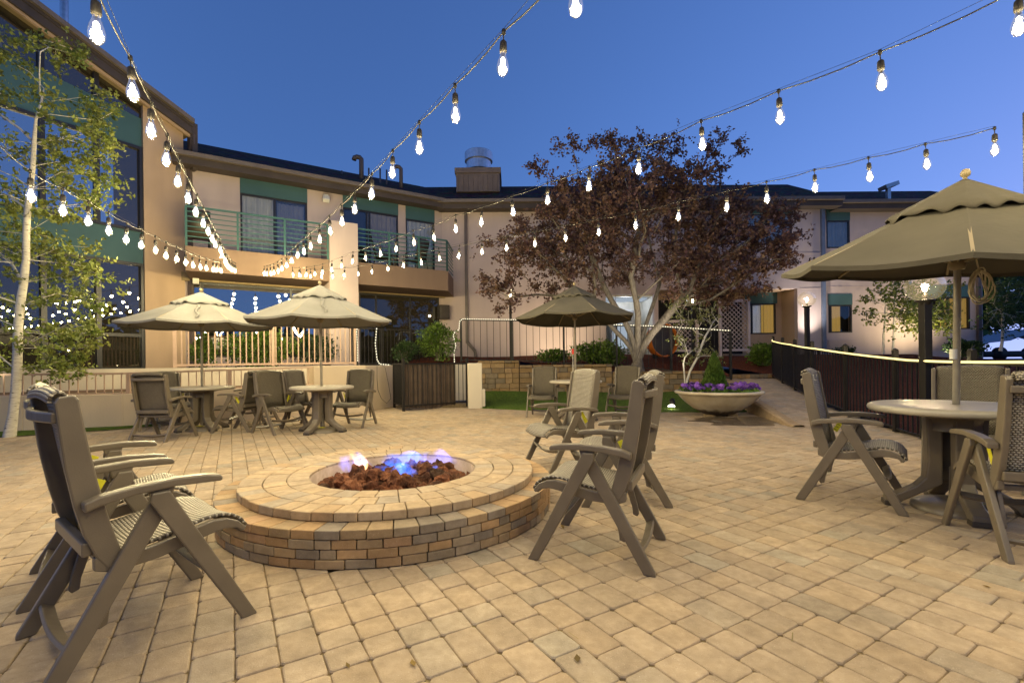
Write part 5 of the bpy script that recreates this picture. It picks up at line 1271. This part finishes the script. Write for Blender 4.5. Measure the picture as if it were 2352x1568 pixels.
def pansymesh(seed):
    rnd=random.Random(seed); mb=MB()
    for _ in range(34):
        a=rnd.uniform(0,6.28); r=rnd.uniform(0,.085); p=Vector((r*math.cos(a),r*math.sin(a),rnd.uniform(0,.07))); d=Vector((rnd.gauss(0,.7),rnd.gauss(0,.7),1)).normalized(); u=d.orthogonal().normalized(); l=.045
        mb.mi=0; mb.add([p-d*l*.5,p+u*l*.3,p+d*l*.5,p-u*l*.3],[(0,1,2,3)],(1.3,1.3,1.3))
    for _ in range(5):
        a=rnd.uniform(0,6.28); r=rnd.uniform(0,.11); p=Vector((r*math.cos(a),r*math.sin(a)-.01,rnd.uniform(.06,.125))); nrm=Vector((rnd.gauss(0,.4),rnd.gauss(-.9,.3),.6)).normalized(); u=nrm.orthogonal().normalized(); v=nrm.cross(u); k=rnd.choice((.35,.6,.9,1.3,1.7))
        for q in range(5):
            t=q*2*PI/5+rnd.random()*.3; pc_=p+(u*math.cos(t)+v*math.sin(t))*.017; pts=[pc_+(u*math.cos(s)+v*math.sin(s))*.0165+nrm*.004*math.cos(2*s) for s in np.linspace(0,2*PI,7)[:-1]]
            mb.mi=1; mb.add(pts,[(0,1,2,3,4,5)],(k,k,k))
    return mb
pm=[]
for s in (1,2,3,4):
    o=pansymesh(s).build('pansy_plant',['leaf_shrub','petal']); pm.append(o.data); bpy.data.objects.remove(o)
rnp=random.Random(8)
pp_=[]
for ring_,n in ((.66,20),(.50,15),(.34,9)):
    for k in range(n):
        a=2*PI*(k+rnp.random()*.5)/n; pp_.append((BW.x+ring_*math.cos(a),BW.y+ring_*math.sin(a)))
for x,y in pp_:
    o=bpy.data.objects.new('pansy_plant',rnp.choice(pm)); col.objects.link(o); o.location=(x,y,.465+rnp.uniform(0,.03)); o.rotation_euler=(0,0,rnp.gauss(0,.5)); s=rnp.uniform(.9,1.25); o.scale=(s,s,s)
    tag(o,'purple pansy plant in flower, packed with others in the stone bowl planter','flower','purple pansies in the bowl planter')
# puddle
b=NB('water'); b.base((.05,.035,.02),.04,0,.6); b.p.inputs['Alpha'].default_value=.55; M['water']=b.m
pd=MB(); n=60; cen=Vector((4.15,8.35,0)); vs=[]; 
for k in range(n):
    a=2*PI*k/n; r=1+.16*math.sin(3*a+1)+.1*math.sin(7*a)+.06*math.sin(13*a+2); vs.append((cen.x+.95*r*math.cos(a),cen.y+.62*r*math.sin(a)+.12*math.cos(a),.0035))
pd.add(vs,[tuple(range(n))]); tag(pd.build('puddle','water'),kind='structure')
# orange drum fan
df=D(1521,790,15.2); T=thing('drum_fan','round orange drum fan standing on the walkway behind the fence','fan',tuple(df)); rr=.52
c=MB(); Mf=Matrix.Rotation(PI/2,3,'X')@Matrix.Rotation(.35,3,'Y'); dc=df+Vector((0,0,.12))
c.lathe([(rr,-.16),(rr*1.03,-.15),(rr*1.03,.15),(rr,.16),(rr*.97,.15),(rr*.97,-.15),(rr,-.16)],36,tuple(dc),M=Mf); c.build('drum','orange',T,smooth=True)
c=MB(); c.lathe([(rr*.96,.02),(.001,.02)],30,tuple(dc),M=Mf); 
c.build('grille_back','resin_dark',T)
c=MB(); c.lathe([(.10,-.18),(.10,-.05),(.001,-.05)],16,tuple(dc),M=Mf)
for k in range(5): c.lathe([(rr*(.25+.15*k),-.155),(rr*(.25+.15*k)+.012,-.155)],30,tuple(dc),M=Mf)
c.build('grille','black_metal',T)
c=MB(); 
for s in (-.25,.25): c.lathe([(.001,-.02),(.09,-.02),(.09,.02),(.001,.02)],14,tuple(df+Vector((s,-.05,-.38))),M=Matrix.Rotation(PI/2,3,'X'))
c.build('wheel','black_metal',T)
# vending machine in the lit alcove
a0=(vend[0]+.35); vm=thing('vending_machine','white and blue drink machine in the bright alcove behind the plum tree','machine',tuple(PC.pt(a0+.5,1.25,-1.0)))
c=MB(); PC.box(c,a0,a0+.9,1.25,3.05,-1.4,-.75); c.build('cabinet','cover_white',vm,bevel=.02); c=MB(); PC.box(c,a0+.06,a0+.62,1.6,2.9,-.748,-.735); c.build('lit_front','vending',vm)
pl_=PC.pt((vend[0]+vend[1])/2,3.3,-.7); point_light(tuple(pl_),2.5,(.75,.85,1.),.15,vm)
# utility box, meter
# ---- tarp covered vehicle in the parking lot
q=D(2330,815,24); T=thing('covered_car','parked car under a pale fitted cover beyond the yard at the right','car',(q.x,q.y,1.3))
c=MB(); prof=[(-2.6,.0),(-2.6,.7),(-2.3,1.05),(-1.2,1.25),(-.5,1.75),(1.0,1.8),(1.9,1.3),(2.5,1.0),(2.6,.5),(2.6,0)]
rows=[]
for s in np.linspace(-1,1,9):
    k=math.sqrt(max(0,1-s*s))*.25+.75; rows.append([Vector((q.x+x,q.y+s*.95,1.25+z*k*.70)) for x,z in prof])
c.grid(rows); c.build('car_cover','cover_white',T,smooth=True)
c=MB(); c.box((q.x,q.y,1.25),(4.9,1.75,.30)); c.build('body','frame_dark',T,bevel=.1)
for s in (-1.6,1.6):
    for t_ in (-.8,.8):
        c=MB(); c.lathe([(.001,-.1),(.32,-.1),(.33,.1),(.001,.1)],20,(q.x+s,q.y+t_,1.27),M=Matrix.Rotation(PI/2,3,'X')); c.build('wheel','black_metal',T,smooth=True)
# far trees
def bigtree(x,y,h,r,label,seed,mat='leaf_back',n=3000):
    rr=random.Random(seed); A=[]
    for _ in range(60):
        v=Vector((rr.gauss(0,1),rr.gauss(0,1),rr.gauss(0,1))).normalized()*rr.random()**.35; A.append(Vector((x+v.x*r,y+v.y*r,h*.6+v.z*h*.38)))
    return tree('yard_tree',label,(x,y,.6),(x,y,h*.3),A,.16,'plum_bark',mat,n,.42,.55,'trees beyond the courtyard',seed=seed,tipr=.02,step=.8)
bigtree(31,27,10.5,4.2,'tall leafy tree beyond the covered car at the right edge',61,n=4200); bigtree(38,34,12,5,'tall dark tree filling the far right edge behind the yard',62,'leaf_dark',4200); bigtree(27.5,30,7.5,2.8,'shorter leafy tree between the building corner and the covered car',63,n=2600)
# dense tree belt round the rest of the grounds (seen in the window glass)
bt=MB(); rr=random.Random(77)
for k in range(52):
    a=R(-62+k*4.6+rr.uniform(-1,1)) ; dist=rr.uniform(30,40)
    # from the right round behind the viewer to the left
    ang=R(60-k*4.6); x=dist*math.cos(ang)*1.0; y=dist*math.sin(ang)-6
    if y>20: continue
    h=rr.uniform(4,8)
    for _ in range(130):
        v=Vector((rr.gauss(0,1),rr.gauss(0,1),rr.gauss(0,1))).normalized()*rr.random()**.4; p=Vector((x+v.x*3,y+v.y*3,h*.5+v.z*h*.5)); d=Vector((rr.gauss(0,1),rr.gauss(0,1),rr.gauss(0,1))).normalized(); u=d.orthogonal().normalized(); l=1.1*rr.uniform(.6,1.4); kk=rr.uniform(.4,1.1)
        bt.add([p-d*l*.5,p+u*l*.4,p+d*l*.5,p-u*l*.4],[(0,1,2,3)],(kk,kk,kk))
tag(bt.build('tree_belt','leaf_dark'),'distant belt of dark trees round the hotel grounds','trees',kind='stuff')
# balcony chairs
def bchair(p,rz,label,sc_=1):
    T=thing('balcony_chair',label,'chair',tuple(p),rz); Mz=Matrix.Rotation(rz,3,'Z'); P_=lambda x,y,z: Vector(p)+Mz@Vector((x,y,z))
    c=MB()
    for s in (-.25,.25):
        c.tube([P_(.28,s,0),P_(.25,s,.32),P_(.22,s,.60),P_(-.2,s,.62),P_(-.25,s,.4),P_(-.3,s,0)],.014,8)
        c.tube([P_(.25,s,.36),P_(-.2,s,.34),P_(-.38,s,1.0)],.014,8)
    c.build('frame','black_metal',T,smooth=True)
    c=MB(); c.grid([[P_(.26,s,.38) ,P_(0,s,.345),P_(-.2,s,.36),P_(-.3,s,.7),P_(-.39,s,1.02)] for s in (-.24,0,.24)]); c.build('sling','resin_dark',T,smooth=True,solid=.03)
s_=lambda px,py,n: PR.hit(px,py,n)[0]
bchair(PR.pt(s_(455,560,-.6),zs1+.0,-.6),2.2,'black sling lounge chair at the left end of the left balcony')
zz=pr(900,610)[1]; bchair(PR.pt(s_(880,600,-.6),zz,-.6),.3,'black sling chair on the right balcony near its left end'); bchair(PR.pt(s_(955,600,-.6),zz,-.6),2.6,'black sling chair on the right balcony near its right end')
# added string outside the view, from the right post, brightening the right pavers
def freestring(label,a,b,n,sag):
    a=Vector(a);b=Vector(b); P=[a.lerp(b,(k+.5)/n)-Vector((0,0,sag*math.sin(PI*(k+.5)/n))) for k in range(n)]
    T=thing('string_lights',label,'string lights',tuple(a)); inv=PM(T).inverted(); c=MB(); c.tube([a]+P+[b],.0042,6); c.build('cable','black_metal',T,smooth=True)
    for p in P:
        o=bpy.data.objects.new('bulb',mg); col.objects.link(o); o.parent=T; o.matrix_parent_inverse=inv; o.location=p
        for nm,me in (('socket',ms),('filament',mf)):
            k=bpy.data.objects.new(nm,me); col.objects.link(k); k.parent=o
        l=bpy.data.objects.new('bulb_light',BL); col.objects.link(l); l.parent=o; l.location=(0,0,-.19)
freestring('added unseen string of warm bulbs leaving the right hand post toward the near side of the patio',(4.52,4.0,3.1),(1.2,-1.6,3.1),10,.15)

lt=MB(); rl=random.Random(33)
for _ in range(75):
    y=rl.uniform(1.2,7); x=rl.uniform(-1.1*y,1.1*y); 
    if math.hypot(x-PIT.x,y-PIT.y)<1.25: continue
    a=rl.uniform(0,6.28); l=rl.uniform(.012,.026); k=rl.choice((.5,.8,1.1)); z=.004
    if rl.random()<.35:
        l=rl.uniform(.05,.11); p=Vector((x,y,z)); q=p+Vector((l*math.cos(a),l*math.sin(a),.004)); n=Vector((-math.sin(a),math.cos(a),0))*.0012
        lt.add([p-n,p+n,q+n,q-n],[(0,1,2,3)],(1.2,.9,.5))
    else:
        d=Vector((math.cos(a),math.sin(a),rl.uniform(-.2,.3)))*l; n=Vector((-math.sin(a),math.cos(a),rl.uniform(-.3,.3)))*l*.5; p=Vector((x,y,z+.004))
        lt.add([p-d,p+n,p+d,p-n],[(0,1,2,3)],(k*1.2,k*.7,k*.3))
tag(lt.build('leaf_litter','leaf_sparse'),'scattered dry leaves and pine needles on the patio pavers','litter',kind='stuff')
